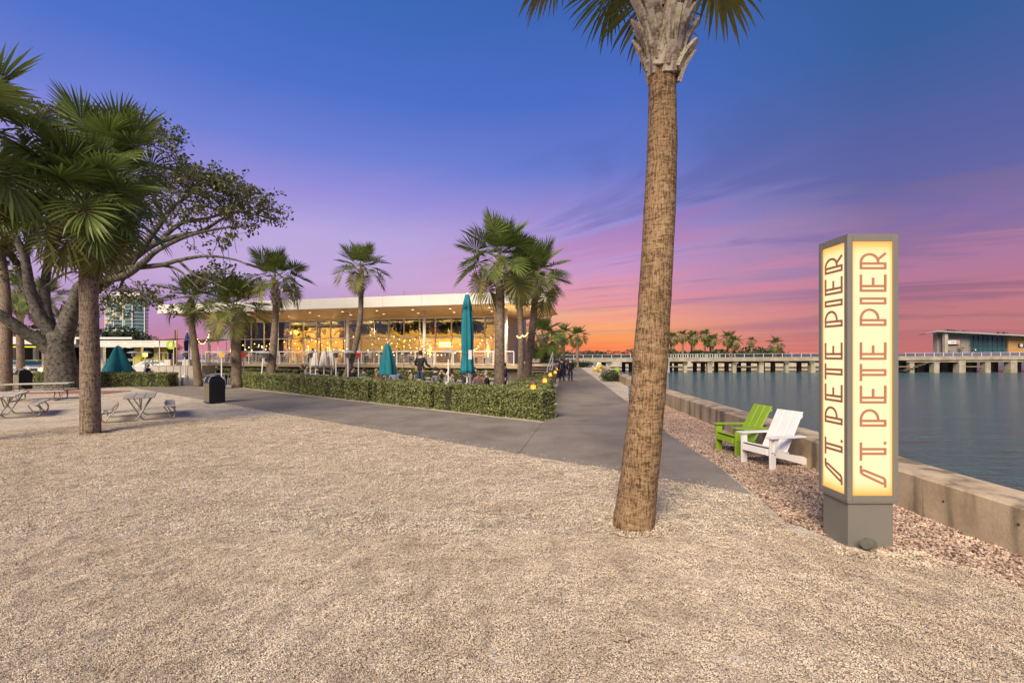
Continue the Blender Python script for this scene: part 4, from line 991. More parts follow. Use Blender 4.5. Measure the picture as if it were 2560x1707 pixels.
# ================================================================== LITTER BINS
def bin_(loc, rz, label, h=1.16):
    r = empty('litter_bin', loc, label, 'litter bin', None, rz); w = 0.30
    prof = lambda k: [(-w*k,-0.30*k),(w*k,-0.30*k),(w*k,0.30*k),(-w*k,0.30*k)]
    m_ = MB()
    lv = [(0.03,0.94),(0.05,1.0),(0.88,1.0),(0.97,0.93),(h-0.02,0.60),(h,0.5)]; vs = []
    for z, k in lv: vs += [(x,y,z) for x,y in prof(k)]
    fs = [(i*4+j,i*4+(j+1) % 4,i*4+4+(j+1) % 4,i*4+4+j) for i in range(len(lv)-1) for j in range(4)]+[(3,2,1,0),tuple(len(lv)*4-4+j for j in range(4))]
    o = m_.add(vs, fs).build('body', black_p, r); bevel_mesh(o.data, 0.02, 2)
    for k in range(5): MB().box((-w-0.008, -0.22+k*0.11, 0.47), (0.014,0.085,0.78)).build('slat', tan_p, r)
    MB().tube(bez([(-w-0.01,-0.2,0.9),(-w+0.06,-0.2,1.12),(-0.06,-0.2,1.17),(-0.06,0.2,1.17),(-w+0.06,0.2,1.12),(-w-0.01,0.2,0.9)], 20), 0.012, 6).build('hood_rail', steel, r)
    MB().box((-w+0.075,0,0.985), (0.02,0.34,0.14), (0,R(28),0)).build('flap', galv, r)
    MB().box((0,0,0.02), (0.5,0.5,0.05)).build('base', darkmetal, r)
    return r
bin_((-12.65,19.35,0), R(55), 'black litter bin with tan slatted side on the path edge')
bin_((-29.0,27.0,0), R(70), 'black litter bin beside the palm trunk at far left')
# ================================================================== RESTAURANT
R0 = Vector((2.77,33.6,0)); LT = Vector((-33.9,43.5,0)); av = (LT-R0).normalized(); bv = Vector((-av.y, av.x, 0))
if bv.y < 0: bv = -bv
SL = (LT-R0).length
def B(s, t, z=0): return R0+av*s+bv*t+Vector((0,0,z))
def s_of(u, t):                                           # column u met by the line parallel to the front at depth t
    o = R0+bv*t; k = u-CX; return (o.x*F-k*o.y)/(k*av.y-F*av.x)
rest = empty('restaurant', (0,0,0), 'long glass fronted restaurant with thin white overhanging roof', 'building')
bo = B(16,6); rest.location = bo
def Bl(s, t, z=0): return B(s,t,z)-bo
DZ = 1.2; TG = 6.0; ZS0, ZS1 = 5.95, 5.47
s_r, s_l = s_of(1255,TG), s_of(598,TG)
# roof: white fascia panels, sloping soffit, top
RB = Vector((1.0,46.5,0)); LB = B(SL-4,14)
def roof_poly(): return [B(0,0), B(SL,0), LB, B(20,20), RB]
rp = roof_poly()
zt = 6.78
def zsof(p):
    t = (p-R0).dot(bv); return ZS0-(ZS0-ZS1)*max(0,min(1,t/TG))
m_ = MB(); inner = [B(0.3,0.12), B(SL-0.3,0.12), LB, B(20,20), RB]
mid = [B(s_l+4,TG), B(-0.6,TG)]
vs = [p-bo+Vector((0,0,zsof(p))) for p in (B(0.02,0.06), B(SL-0.02,0.06), LB, B(20,20), RB, B(0.35,TG), B(SL-1.6,TG))]
m_.add(vs, [(0,1,6,5),(5,6,2,3,4)]).build('soffit', soffit_m, rest)
m_ = MB().add([p-bo+Vector((0,0,zt-0.02)) for p in rp], [(0,1,2,3,4)]); m_.build('roof', fascia_m, rest)
k = 0; s = 0.0; wd = SL/11
while k < 11:
    a, b = B(s+0.008,0), B(s+wd-0.008,0)
    MB().prism([tuple((p-bo)[:2]) for p in (a,b,b+bv*0.06,a+bv*0.06)], ZS0-0.03, zt).build('fascia_panel', fascia_m, rest); s += wd; k += 1
def edge_panel(p, q, name):
    d = (q-p).normalized(); n = Vector((-d.y,d.x,0)); 
    za, zb = zsof(p)-0.03, zsof(q)-0.03
    MB().prism([tuple((x-bo)[:2]) for x in (p,q,q+n*0.05,p+n*0.05)], [za,zb,zb,za], zt).build(name, fascia_m, rest)
edge_panel(RB, B(0,0.07), 'fascia_panel'); edge_panel(B(SL,0.07), LB, 'fascia_panel')
# columns
colm = MB().lathe([(0.13,0),(0.13,5.0)], 14).mesh('column', white_p, True)
for u in (523,693,869,1061,1265):
    s = s_of(u,2.4); z1 = zsof(B(s,2.4)); o = link('column', colm, rest, Bl(s,2.4,DZ)); o.scale = (1,1,(z1-DZ)/5.0)
# deck
m_ = MB(); dk = [B(0.2,-0.25), B(31.4,-0.25), B(31.4,12.0), B(0.2,12.0)]
m_.prism([tuple((p-bo)[:2]) for p in dk], 0.98, DZ).build('deck', M('deck_edge', (0.40,0.31,0.20), rough=0.7, var=0.1), rest)
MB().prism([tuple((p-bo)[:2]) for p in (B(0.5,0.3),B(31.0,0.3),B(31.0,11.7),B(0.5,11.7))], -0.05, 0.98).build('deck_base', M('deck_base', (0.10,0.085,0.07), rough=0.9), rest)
# glass front: mullions, transom, panes
mull = []
q = s_r; 
step = (s_l-s_r)/18
ss = [s_r+i*step for i in range(19)]
ZTR = 3.62
mmesh = MB().box((0,0,(ZS1-DZ)/2), (0.11,0.14,ZS1-DZ)).mesh('mullion', M('mullion_metal', (0.74,0.70,0.62), rough=0.4))
ang = math.atan2(av.y, av.x)
for s in ss: link('mullion', mmesh, rest, Bl(s,TG,DZ), (0,0,ang))
for s in ss[:-1]:
    for z0, z1 in ((DZ+0.03,ZTR-0.04),(ZTR+0.04,ZS1-0.04)):
        if z0 < 3 and s < s_of(1085,TG)+0.2 and s > s_of(1210,TG): continue      # open serving bay
        c = Bl(s+step/2,TG,(z0+z1)/2); MB().box((0,0,0), (step-0.115,0.012,z1-z0)).build('pane', glass, rest, c, (0,0,ang))
MB().beam(Bl(ss[0],TG-0.09,ZTR), Bl(ss[-1],TG-0.09,ZTR), 0.05, 0.11).build('transom', MATS['mullion_metal'], rest)
MB().beam(Bl(ss[0]-0.1,TG-0.05,ZS1-0.05), Bl(ss[-1]+0.1,TG-0.05,ZS1-0.05), 0.14, 0.12).build('head_rail', MATS['mullion_metal'], rest)
# interior: floor, warm back wall, ceiling, end walls, bar counter, leaves in place of tree reflections
dep = 9.0
MB().prism([tuple((p-bo)[:2]) for p in (B(s_r,TG+.1),B(s_l,TG+.1),B(s_l,TG+dep),B(s_r,TG+dep))], DZ+0.002, DZ+0.03).build('floor', wood_brown, rest)
def vwall(a, b, z0, z1, name, mat, th=0.15):
    d = (b-a).normalized(); n = Vector((-d.y,d.x,0)); return MB().prism([tuple((x-bo)[:2]) for x in (a,b,b+n*th,a+n*th)], z0, z1).build(name, mat, rest)
vwall(B(s_r,TG+dep), B(s_l,TG+dep), DZ, ZS1+0.2, 'back_wall', warmwall)
vwall(B(s_l,TG+0.1), B(s_l,TG+dep), DZ, ZS1+0.1, 'end_wall', warmwall)
vwall(B(s_r-0.08,TG-2.2), B(s_r-0.08,TG+dep), DZ, ZS1+0.3, 'end_wall', stucco)
MB().prism([tuple((p-bo)[:2]) for p in (B(s_r+.1,TG+.15),B(s_l-.1,TG+.15),B(s_l-.1,TG+dep-.1),B(s_r+.1,TG+dep-.1))], ZS1-0.16, ZS1-0.1).build('ceiling', M('dark_ceiling', (0.10,0.09,0.07), rough=0.8), rest)
vwall(B(s_of(1150,TG+4),TG+4), B(s_of(900,TG+4),TG+4), DZ, DZ+1.15, 'bar_counter', wood_brown, 0.6)
vwall(B(s_r+0.4,TG+5.5), B(s_of(1040,TG+5.5),TG+5.5), DZ, ZTR, 'kitchen_wall', wood_warm)
vwall(B(s_of(1128,TG+5.3),TG+5.3), B(s_of(1098,TG+5.3),TG+5.3), 2.75, 3.3, 'menu_screen', screen_m, 0.06)
# interior partition lit warm (left half)
vwall(B(s_of(870,TG+6),TG+6), B(s_l-0.16,TG+6), DZ, ZS1-0.4, 'warm_partition', M('gold_wall', (0.66,0.42,0.12), rough=0.8, var=0.1, scale=0.7))
for u in (615,670,740,830,930,1020,1110,1190):
    s = s_of(u,TG+3); plight('interior_lamp', Bl(s,TG+3,4.45), 520, (1,0.69,0.28), 0.25, rest)
    MB().lathe([(0.02,0.35),(0.05,0.3),(0.22,0.02),(0.2,0.0)], 12, caps=False).build('pendant_shade', darkmetal, rest, Bl(s,TG+3,4.72))
    MB().tube([(0,0,0),(0,0,0.35)],0.01,5).build('pendant_cord', darkmetal, rest, Bl(s,TG+3,5.02))
    MB().lathe([(0.001,0),(0.09,0.03),(0.09,0.09),(0.001,0.14)], 10).build('pendant_bulb', bulb_m, rest, Bl(s,TG+3,4.66))
# palms added inside the glass in place of reflected palms
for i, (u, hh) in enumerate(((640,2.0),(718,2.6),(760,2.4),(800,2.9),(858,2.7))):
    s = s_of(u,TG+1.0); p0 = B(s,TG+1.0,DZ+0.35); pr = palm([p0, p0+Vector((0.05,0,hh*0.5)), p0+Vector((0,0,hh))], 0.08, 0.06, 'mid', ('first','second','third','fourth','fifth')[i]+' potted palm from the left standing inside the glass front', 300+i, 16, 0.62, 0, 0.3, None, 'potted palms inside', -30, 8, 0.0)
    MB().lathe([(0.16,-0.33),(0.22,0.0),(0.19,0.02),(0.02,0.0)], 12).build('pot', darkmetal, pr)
# leaves added behind the upper panes in place of reflected trees
rsx = random.Random(9)
for i, u in enumerate((905,960,1010,1060,1105,1150,1195)):
    s = s_of(u,TG+1.6); bb = bush('hanging_plant', [(B(s,TG+1.5).x,B(s,TG+1.5).y,4.55,0.95,0.5,0.55),(B(s+0.5,TG+1.5).x,B(s+.5,TG+1.5).y,4.9,0.8,0.5,0.35)], ['leafy plant hanging behind the upper glass left of the open bay','dense leafy plant behind the glass above the leaning palm','dark leafy plant behind the glass above the musician','leafy plant behind the column nearest the musician','hanging plant behind the glass with the orange print','hanging plant behind the glass beside the tall parasol','last hanging plant behind the glass near the large palm'][i], 'plant', 200+i, 0.3, 260, leaf_dark, None, False)
op = MB().lathe([(0.001,0),(0.45,0.03),(0.3,0.12),(0.001,0.14)], 9, ripple=lambda a, z: 1+0.35*math.sin(a*5)).build('hanging_ornament', orange_m, None, B(s_of(1087,TG+0.6),TG+0.6,4.35), (R(80),0,0.2)); tag(op, 'red orange leaf shaped ornament hanging behind the glass', 'ornament')
MB().tube([(0,0,0),(0,-0.01,0.9)],0.008,5).build('wire', darkmetal, op, (0,0,0.07), (R(-80),0,0))
# soffit downlights
dl = MB().lathe([(0.001,-0.004),(0.11,-0.004),(0.11,0.02),(0.001,0.02)], 14).mesh('lens', lamp_m)
rg = MB().lathe([(0.11,-0.012),(0.15,-0.012),(0.15,0.02),(0.11,0.02),(0.11,-0.012)], 14, caps=False).mesh('trim_ring', white_p)
for j, t in enumerate((1.7,3.4)):
    for i in range(9):
        s = 1.8+i*3.4+(0.35 if j else 0); p = B(s,t); z = zsof(p)-0.012
        o = empty('downlight', p+Vector((0,0,z)), 'round recessed soffit light, %s from the right, %s row' % (('first','second','third','fourth','fifth','sixth','seventh','eighth','ninth')[i], ('outer','inner')[j]), 'light', 'recessed lights in the roof soffit')
        link('lens', dl, o); link('trim_ring', rg, o)
        if j == 1 and i % 2 == 0:
            l = plight('downlight_beam', (0,0,-0.03), 0, (1,0.72,0.38), 0.1, o); bpy.data.lights.remove(l.data)
            sl_ = bpy.data.lights.new('downlight_beam', 'SPOT'); sl_.energy = 420; sl_.color = (1,0.72,0.38); sl_.spot_size = R(125); sl_.spot_blend = 0.8; sl_.shadow_soft_size = 0.1
            so = bpy.data.objects.new('downlight_beam', sl_); COL.objects.link(so); so.parent = o; so.location = (0,0,-0.03)
# railing
def railing(pts, label, h=1.07, cables=6, post_step=1.65, mat=rail_m):
    r = empty('railing', pts[0], label, 'railing'); o_ = Vector(pts[0])
    for a, b in zip(pts, pts[1:]):
        a, b = Vector(a)-o_, Vector(b)-o_; L = (b-a).length; n = max(1, round(L/post_step))
        MB().beam(a+Vector((0,0,h)), b+Vector((0,0,h)), 0.07, 0.08).build('top_rail', mat, r)
        for i in range(n+1):
            p = a.lerp(b, i/n); MB().box(p+Vector((0,0,h/2-0.012)), (0.075,0.06,h-0.03)).build('post', mat, r)
        for k in range(cables):
            z = 0.12+k*(h-0.2)/cables; MB().tube([a+Vector((0,0,z)), b+Vector((0,0,z))], 0.009 if k else 0.025, 4).build('cable', mat, r)
    return r
sR_, sL_ = s_of(1284,-0.2), s_of(513,-0.2)
railing([B(sR_,-0.15,DZ), B(sL_,-0.15,DZ)], 'white cable railing along the front of the restaurant deck')
railing([B(sL_,-0.1,DZ), B(sL_,5.6,DZ)], 'white cable railing at the left end of the deck')
# right stair, coming down toward the camera
stair = empty('stair', B(0.6,-0.3), 'short deck stair with white handrails beside the leaning palm', 'stairs')
NS = 7
for i in range(NS):
    z = DZ-(i+1)*DZ/(NS+0.0)+0.0
    MB().box(-bv*(0.16+0.31*i)+Vector((0,0,z+DZ/NS-0.03)), (1.75,0.33,0.05), (0,0,ang)).build('tread', deck_wood, stair)
    MB().box(-bv*(0.02+0.31*i)+Vector((0,0,z+DZ/NS/2-0.02)), (1.75,0.03,DZ/NS-0.02), (0,0,ang)).build('riser', wood_brown, stair)
for sd_ in (-0.9,0.9):
    a = av*sd_+Vector((0,0,DZ)); b = av*sd_-bv*(0.31*NS+0.1)
    MB().beam(a+Vector((0,0,1.0)), b+Vector((0,0,1.0)), 0.055, 0.055).build('handrail', rail_m, stair)
    MB().beam(a+Vector((0,0,0.5)), b+Vector((0,0,0.5)), 0.03, 0.03).build('mid_rail', rail_m, stair)
    MB().beam(a-Vector((0,0,0.1)), b-Vector((0,0,0.02)), 0.05, 0.24).build('stringer', rail_m, stair)
    for q in (0.02,0.5,0.98):
        p = a.lerp(b,q); MB().box(p+Vector((0,0,0.5)), (0.05,0.05,1.0)).build('baluster', rail_m, stair)
# left stair down to the car park side
stl = empty('stair', B(sL_,0.9), 'wooden stair at the left end of the deck beside the leaning palm', 'stairs')
for i in range(7):
    MB().box(av*(0.2+0.32*i)+Vector((0,0,DZ-(i+1)*DZ/8)), (0.33,1.5,0.05), (0,0,ang)).build('tread', deck_wood, stl)
for sd_ in (-0.78,0.78):
    a = bv*sd_+Vector((0,0,DZ)); b = bv*sd_+av*2.4+Vector((0,0,0.1))
    MB().beam(a+Vector((0,0,1.0)), b+Vector((0,0,0.95)), 0.06, 0.06).build('handrail', wood_warm, stl)
    MB().beam(a-Vector((0,0,.1)), b-Vector((0,0,.06)), 0.05, 0.22).build('stringer', deck_wood, stl)
    for q in (0.03,0.5,0.97): MB().box(a.lerp(b,q)+Vector((0,0,0.48)), (0.06,0.06,0.98)).build('baluster', wood_warm, stl)
# planting strip below the deck edge
for i, (ua, ub) in enumerate(((1235,1120),(1105,960),(945,760),(745,540))):
    a, b = B(s_of(ua,-1.0),-1.15), B(s_of(ub,-1.0),-1.15)
    hedge(a, b, 0.7, 0.78, ['low dark hedge under the deck behind the large palm','low dark hedge under the deck behind the standing musician','low dark hedge under the deck behind the white parasols','low dark hedge under the deck left of the upright palm'][i], 30+i, 2600, 0.10)
mast = MB().tube([(0,0,0),(0,0,1.0)],[0.02,0.008],5).build('mast', darkmetal, None, B(s_of(1010,3),3,zt-0.02)); tag(mast, 'thin aerial mast on the restaurant roof', 'mast')
# wall lamp at the right column
wl = empty('wall_lamp', B(s_of(1267,2.2),2.2,4.15), 'glowing lamp on the column at the right end of the deck', 'lamp')
MB().lathe([(0.001,0),(0.09,0.02),(0.07,0.2),(0.001,0.22)],10).build('globe', lamp_m, wl); MB().box((0,0.06,0.12),(0.05,0.12,0.05)).build('bracket', white_p, wl)
plight('glow', (0.4,-0.25,0.1), 140, (1,0.7,0.35), 0.1, wl)
# ================================================================== STRING LIGHTS
bulb_mesh = MB().lathe([(0.001,-0.055),(0.03,-0.045),(0.04,-0.015),(0.022,0.02),(0.012,0.03)], 8).mesh('bulb', bulb_m, True)
sock_mesh = MB().lathe([(0.012,0.026),(0.017,0.03),(0.017,0.07),(0.001,0.075)], 6).mesh('socket', darkmetal)
def strand(pts, label, sag=0.25, gap=0.5, lamp=0, big=1.0):
    pts = [P(u,v,d) for u,v,d in pts]; o_ = pts[0]; r = empty('string_lights', o_, label, 'string lights', 'strings of bulbs over the patio')
    path = []
    for a, b in zip(pts, pts[1:]):
        for i in range(13): 
            t = i/12; path.append(a.lerp(b,t)-Vector((0,0,sag*4*t*(1-t)))-o_)
    MB().tube(path, 0.008, 4, False).build('cable', darkmetal, r)
    acc = 0; tot = 0; nb = 0
    for a, b in zip(path, path[1:]):
        L = (b-a).length; acc += L
        if acc >= gap:
            acc = 0; o = link('bulb', bulb_mesh, r, b-Vector((0,0,0.08))); o.scale = (big,)*3
            o2 = link('socket', sock_mesh, r, b-Vector((0,0,0.08))); nb += 1
            if lamp and nb % lamp == 0: plight('bulb_light', b-Vector((0,0,0.16)), 9, (1,0.66,0.28), 0.05, r)
    return r
big = 0.75
strand([(905,818,27),(985,838,29),(1060,832,33)], 'string of bulbs from the leaning palm to the middle column', 0.35, 0.5, 4, big)
strand([(912,842,27),(985,850,28),(1075,852,33)], 'second string of bulbs below the first, right of the leaning palm', 0.4, 0.5, 4, big)
strand([(935,860,30),(1010,850,31),(1085,862,33)], 'string of bulbs above the standing musician', 0.35, 0.5, 5, big)
strand([(960,868,32),(1050,872,32),(1165,868,20)], 'low string of bulbs running to the tall parasol', 0.3, 0.55, 5, big)
strand([(1175,868,20),(1205,846,24),(1243,820,24)], 'string of bulbs rising to the large palm', 0.2, 0.5, 4, big)
strand([(1075,845,34),(1150,858,33),(1240,842,33)], 'string of bulbs before the open serving bay', 0.3, 0.5, 4, big)
strand([(690,838,28.5),(770,842,30),(895,832,27)], 'string of bulbs between the upright and the leaning palm', 0.4, 0.55, 5, big)
strand([(700,858,29),(790,850,31),(885,862,27)], 'lower string of bulbs before the gold lit glass', 0.35, 0.55, 5, big)
strand([(596,846,28.5),(640,852,30),(686,842,28.5)], 'short string of bulbs left of the upright palm', 0.4, 0.42, 4, big)
strand([(600,862,28.5),(650,860,30),(686,856,28.5)], 'lower short string of bulbs left of the upright palm', 0.3, 0.42, 0, big)
strand([(1290,832,26),(1306,834,25),(1322,822,24)], 'bulbs looped between the two leaning palm trunks', 0.16, 0.16, 3, big)
strand([(486,826,30),(524,824,38)], 'sagging string of bulbs under the left roof tip', 0.95, 0.32, 0, big)
strand([(190,851,45),(430,853,46)], 'row of bulbs along the low white roof', 0.12, 1.25, 0, 1.3)
strand([(860,884,29),(920,872,30),(985,884,30)], 'low string of bulbs before the left deck railing', 0.2, 0.5, 0, big)

# ================================================================== HEDGE LANTERNS
def lantern(loc, label, k=1.0):
    r = empty('lantern', loc, label, 'lantern', 'lanterns along the hedge'); r.scale = (k,)*3
    MB().tube([(0,0,-0.06),(0,0,0.05)], 0.045, 8).build('stem', darkmetal, r)
    MB().lathe([(0.001,0.02),(0.13,0.03),(0.125,0.13),(0.10,0.24),(0.001,0.26)], 14).build('glow_globe', lant_m, r, smooth=True)
    for i in range(5):
        z = 0.055+i*0.055; rr = 0.148-0.010*i
        MB().lathe([(rr,z),(rr+0.012,z),(rr+0.012,z+0.014),(rr,z+0.014),(rr,z)], 14, caps=False).build('band', wood_brown, r)
    for i in range(10):
        a = i*0.628; MB().tube([(0.155*math.cos(a),0.155*math.sin(a),0.02),(0.118*math.cos(a),0.118*math.sin(a),0.27),(0.11*math.cos(a),0.11*math.sin(a),0.30)], 0.007, 4).build('rib', wood_brown, r)
    MB().lathe([(0.10,0.29),(0.16,0.31),(0.165,0.36),(0.05,0.43),(0.001,0.44)], 14).build('cap', M('lantern_cap', (0.12,0.08,0.06), rough=0.7), r)
    plight('lantern_light', (0,0,-0.0), 5, (1,0.55,0.12), 0.06, r).location = (0.0,-0.2,0.12)
    return r
for i, (u, d, lab) in enumerate(((1333,15.1,'nearest glowing lantern at the hedge corner'),(1362,19.2,'second glowing lantern along the hedge'),(1375.5,24.5,'third glowing lantern along the hedge'),(1388,30.5,'fourth glowing lantern by the walking couple'),(1391,36,'fifth small glowing lantern by the walking couple'),(1370,38,'far small lantern left of the couple'))):
    p = A(u,d,0.86 if d < 29 else 0.75); r = lantern(p, lab, 0.82)
    if d > 29: MB().tube([(0,0,-0.75),(0,0,-0.06)],0.05,8).build('post', wood_brown, r)
# ================================================================== PARASOLS, HEATERS
def pleat(n, amp, ph=0): return lambda a, z: 1+amp*math.sin(a*n+ph+z*0.6)
def closed_parasol(loc, prof, label, mat, n=8, amp=0.16, pole_top=None, group=None, name='parasol'):
    r = empty(name, loc, label, 'parasol', group); zb, zt_ = prof[0][1], prof[-1][1]
    MB().tube([(0,0,0),(0,0,(pole_top or zt_)+0.02)], 0.032, 10).build('pole', white_p, r)
    MB().lathe(prof, 40, ripple=pleat(n, amp)).build('canopy', mat, r, smooth=True)
    MB().lathe([(0.001,zt_),(0.035,zt_+0.01),(0.03,zt_+0.06),(0.001,zt_+0.09)], 8).build('finial', white_p, r)
    MB().lathe([(0.3,0.012),(0.3,0.06),(0.05,0.09)], 14).build('base', darkmetal, r)
    return r
tl = A(1168,17.6)
t1 = closed_parasol(tl, [(0.27,1.36),(0.25,1.5),(0.2,1.95),(0.185,2.12),(0.205,2.3),(0.215,2.8),(0.2,3.3),(0.165,3.7),(0.14,3.85),(0.17,3.86),(0.13,4.1),(0.07,4.38)], 'tall closed teal parasol in front of the restaurant', teal, 7, 0.17)
MB().lathe([(0.19,2.06),(0.205,2.09),(0.205,2.14),(0.19,2.17)],20,caps=False,ripple=pleat(7,0.1)).build('tie_strap', teal, t1)
# folded wing tips under the top cap
for a in (0.3,2.2,3.6,5.2):
    MB().add([(0.12*math.cos(a-.35),0.12*math.sin(a-.35),4.05),(0.12*math.cos(a+.35),0.12*math.sin(a+.35),4.05),(0.26*math.cos(a),0.26*math.sin(a),3.62),(0.14*math.cos(a),0.14*math.sin(a),3.8)],[(0,1,2),(0,2,3),(1,3,2)]).build('canopy_flap', teal, t1)
MB().tube([(0.13,-0.12,0),(0.13,-0.12,2.0)], 0.055, 12).build('mast', galv, t1)
MB().box((0.13,-0.12,2.06), (0.13,0.13,0.36)).build('crank_box', steel, t1)
closed_parasol(A(969,20.5), [(0.37,1.16),(0.36,1.2),(0.31,1.6),(0.22,2.1),(0.12,2.42),(0.05,2.56)], 'half folded teal parasol behind the man in grey blue', teal, 6, 0.14)
lp = closed_parasol(A(295,30.5), [(0.78,0.86),(0.76,0.9),(0.58,1.4),(0.37,2.0),(0.24,2.4),(0.09,2.62)], 'wide teal parasol folded like a tent at left', teal, 4, 0.24)
closed_parasol(A(-2,27), [(0.5,1.0),(0.42,1.6),(0.25,2.3),(0.06,2.6)], 'teal parasol cut by the left frame edge', teal, 5, 0.2)
closed_parasol(A(468,40), [(0.17,1.6),(0.2,2.4),(0.22,3.0),(0.14,3.6),(0.03,4.0)], 'slim closed navy parasol left of the deck', navy, 6, 0.18)
for u, d, nm in ((789,27.5,'left'),(810,27.2,'middle'),(828,27.6,'right')):
    r = closed_parasol(A(u,d), [(0.25,1.36),(0.245,1.42),(0.2,1.75),(0.15,2.05),(0.09,2.2),(0.03,2.26)], '%s of three closed off white fringed parasols' % nm, offwhite, 9, 0.12)
    fr_ = MB()
    for i in range(28):
        a = i*0.2244; x, y = 0.25*math.cos(a), 0.25*math.sin(a); fr_.tube([(x,y,1.38),(x*1.03,y*1.03,1.25)],0.008,3,False)
    fr_.build('fringe', offwhite, r)
def heater(loc, label, glow=None, tilt=0.0, h=2.2):
    r = empty('patio_heater', loc, label, 'heater'); r.rotation_euler = (0,tilt,0)
    MB().lathe([(0.22,0.0),(0.22,0.55),(0.16,0.68),(0.05,0.72)], 14).build('base', steel, r)
    MB().tube([(0,0,0.7),(0,0,h-0.3)], 0.035, 8).build('pole', white_p, r)
    MB().lathe([(0.10,h-0.32),(0.13,h-0.28),(0.15,h-0.08),(0.10,h-0.06)], 14).build('burner', glow or galv, r)
    MB().lathe([(0.42,h-0.045),(0.40,h-0.03),(0.24,h+0.04),(0.06,h+0.08),(0.001,h+0.085)], 20).build('reflector', steel, r, smooth=True)
    return r
red_glow = emitmat('red_glow', (0.9,0.06,0.02), 0.4); amber_glow = emitmat('amber_glow', (1.0,0.5,0.08), 0.8)
for u, d, gl, ti, lab in ((554,27,amber_glow,0,'patio heater glowing amber left of the squat palm'),(609,28.5,red_glow,0,'patio heater glowing red right of the squat palm'),(652,27.0,None,0.07,'tilted patio heater with bright hood left of the upright palm'),(776,26,None,0,'patio heater left of the white parasols'),(840,26,None,0,'patio heater right of the white parasols'),(870,25,None,0,'patio heater hood behind the leaning palm'),(896,27,red_glow,0,'patio heater glowing red right of the leaning palm'),(1121,21.5,None,0,'patio heater left of the tall teal parasol'),(363,32,flame_m,0,'patio heater with orange glow behind the teal tent parasol'),(334,34,None,0,'patio heater between tent parasol and orange glow heater'),(462,30,None,0,'patio heater with pale hood beside the leaning left palm')):
    heater(A(u,d), lab, gl, ti)
def tube_heater(loc, label):
    r = empty('flame_heater', loc, label, 'heater')
    MB().box((0,0,0.3), (0.4,0.4,0.6)).build('base', galv, r)
    MB().lathe([(0.035,0.62),(0.05,0.75),(0.03,1.55),(0.008,1.72)], 8).build('flame', flame_m, r)
    for sx in (-1,1):
        for sy in (-1,1): MB().beam((sx*0.19,sy*0.19,0.6),(sx*0.10,sy*0.10,1.9),0.025,0.025).build('corner_bar', steel, r)
    MB().box((0,0,1.92), (0.34,0.34,0.05)).build('hood', steel, r); return r
for u, t, lab in ((1075,1.1,'glowing flame tower right of the middle column'),(1220,1.0,'glowing flame tower left of the large palm'),(583,0.9,'glowing flame tower behind the squat palm'),(771,3.5,'glowing flame tower by the glass left of the white parasols'),(824,4.2,'glowing flame tower by the glass behind the white parasols')):
    p = B(s_of(u,t),t,DZ); r = tube_heater(p, lab)
    plight('flame_light', (0,-0.25,1.2), 10, (1,0.5,0.15), 0.1, r)

# ================================================================== PATIO FURNITURE
def make_chair():
    r = empty('patio_chair', (0,0,0), '', 'chair')
    for x in (-0.23,0.23):
        MB().beam((x,-0.22,0),(x,-0.2,0.44),0.028,0.028).build('leg', greychair, r)
        MB().beam((x,0.26,0),(x,0.22,0.44),0.028,0.028).build('leg', greychair, r)
        MB().beam((x,0.22,0.44),(x,0.30,0.90),0.028,0.028).build('back_post', greychair, r)
        MB().beam((x,-0.2,0.64),(x,0.25,0.66),0.04,0.02).build('armrest', greychair, r)
        MB().beam((x,-0.2,0.44),(x,-0.19,0.64),0.024,0.024).build('arm_post', greychair, r)
    for k in range(5): MB().box((0,-0.17+k*0.09,0.45), (0.46,0.075,0.018)).build('seat_slat', greychair, r)
    for k in range(4): MB().box((0,0.235+k*0.019,0.55+k*0.105), (0.46,0.018,0.07)).build('back_slat', greychair, r)
    return r
def make_table():
    r = empty('patio_table', (0,0,0), '', 'table')
    o = MB().box((0,0,0.735), (0.9,0.8,0.035)).build('table_top', wood_grey, r)
    for x in (-0.38,0.38):
        for y in (-0.33,0.33): MB().box((x,y,0.36), (0.05,0.05,0.72)).build('leg', greychair, r)
    MB().box((0,0,0.69), (0.76,0.66,0.05)).build('apron', greychair, r)
    return r
ch0 = make_chair(); tb0 = make_table(); used = {'c': False, 't': False}
def place(kind, loc, rz, label, group):
    src = ch0 if kind == 'c' else tb0
    o = src if not used[kind] else copy_tree(src); used[kind] = True
    o.location = loc; o.rotation_euler = (0,0,rz); o['label'] = label; o['group'] = group; return o
# ---------------------------------------------------------------- people
def skinned(name, V, E, Rd):
    me = bpy.data.meshes.new(name); me.from_pydata(V, E, []); me.update(); o = bpy.data.objects.new(name, me); COL.objects.link(o)
    md = o.modifiers.new('skin','SKIN'); md.use_smooth_shade = True; md.branch_smoothing = 0.4
    sl = me.skin_vertices[0].data if me.skin_vertices else None
    if sl is None:
        bm = bmesh.new(); bm.from_mesh(me); bm.verts.layers.skin.verify(); bm.to_mesh(me); bm.free(); sl = me.skin_vertices[0].data
    for i, r in enumerate(Rd):
        sl[i].radius = r if isinstance(r, tuple) else (r, r); sl[i].use_root = (i == 0)
    o.modifiers.new('sub','SUBSURF').levels = 1; o.modifiers['sub'].render_levels = 1
    dg = bpy.context.evaluated_depsgraph_get(); out = bpy.data.meshes.new_from_object(o.evaluated_get(dg)); out.name = name
    bpy.data.objects.remove(o); return out
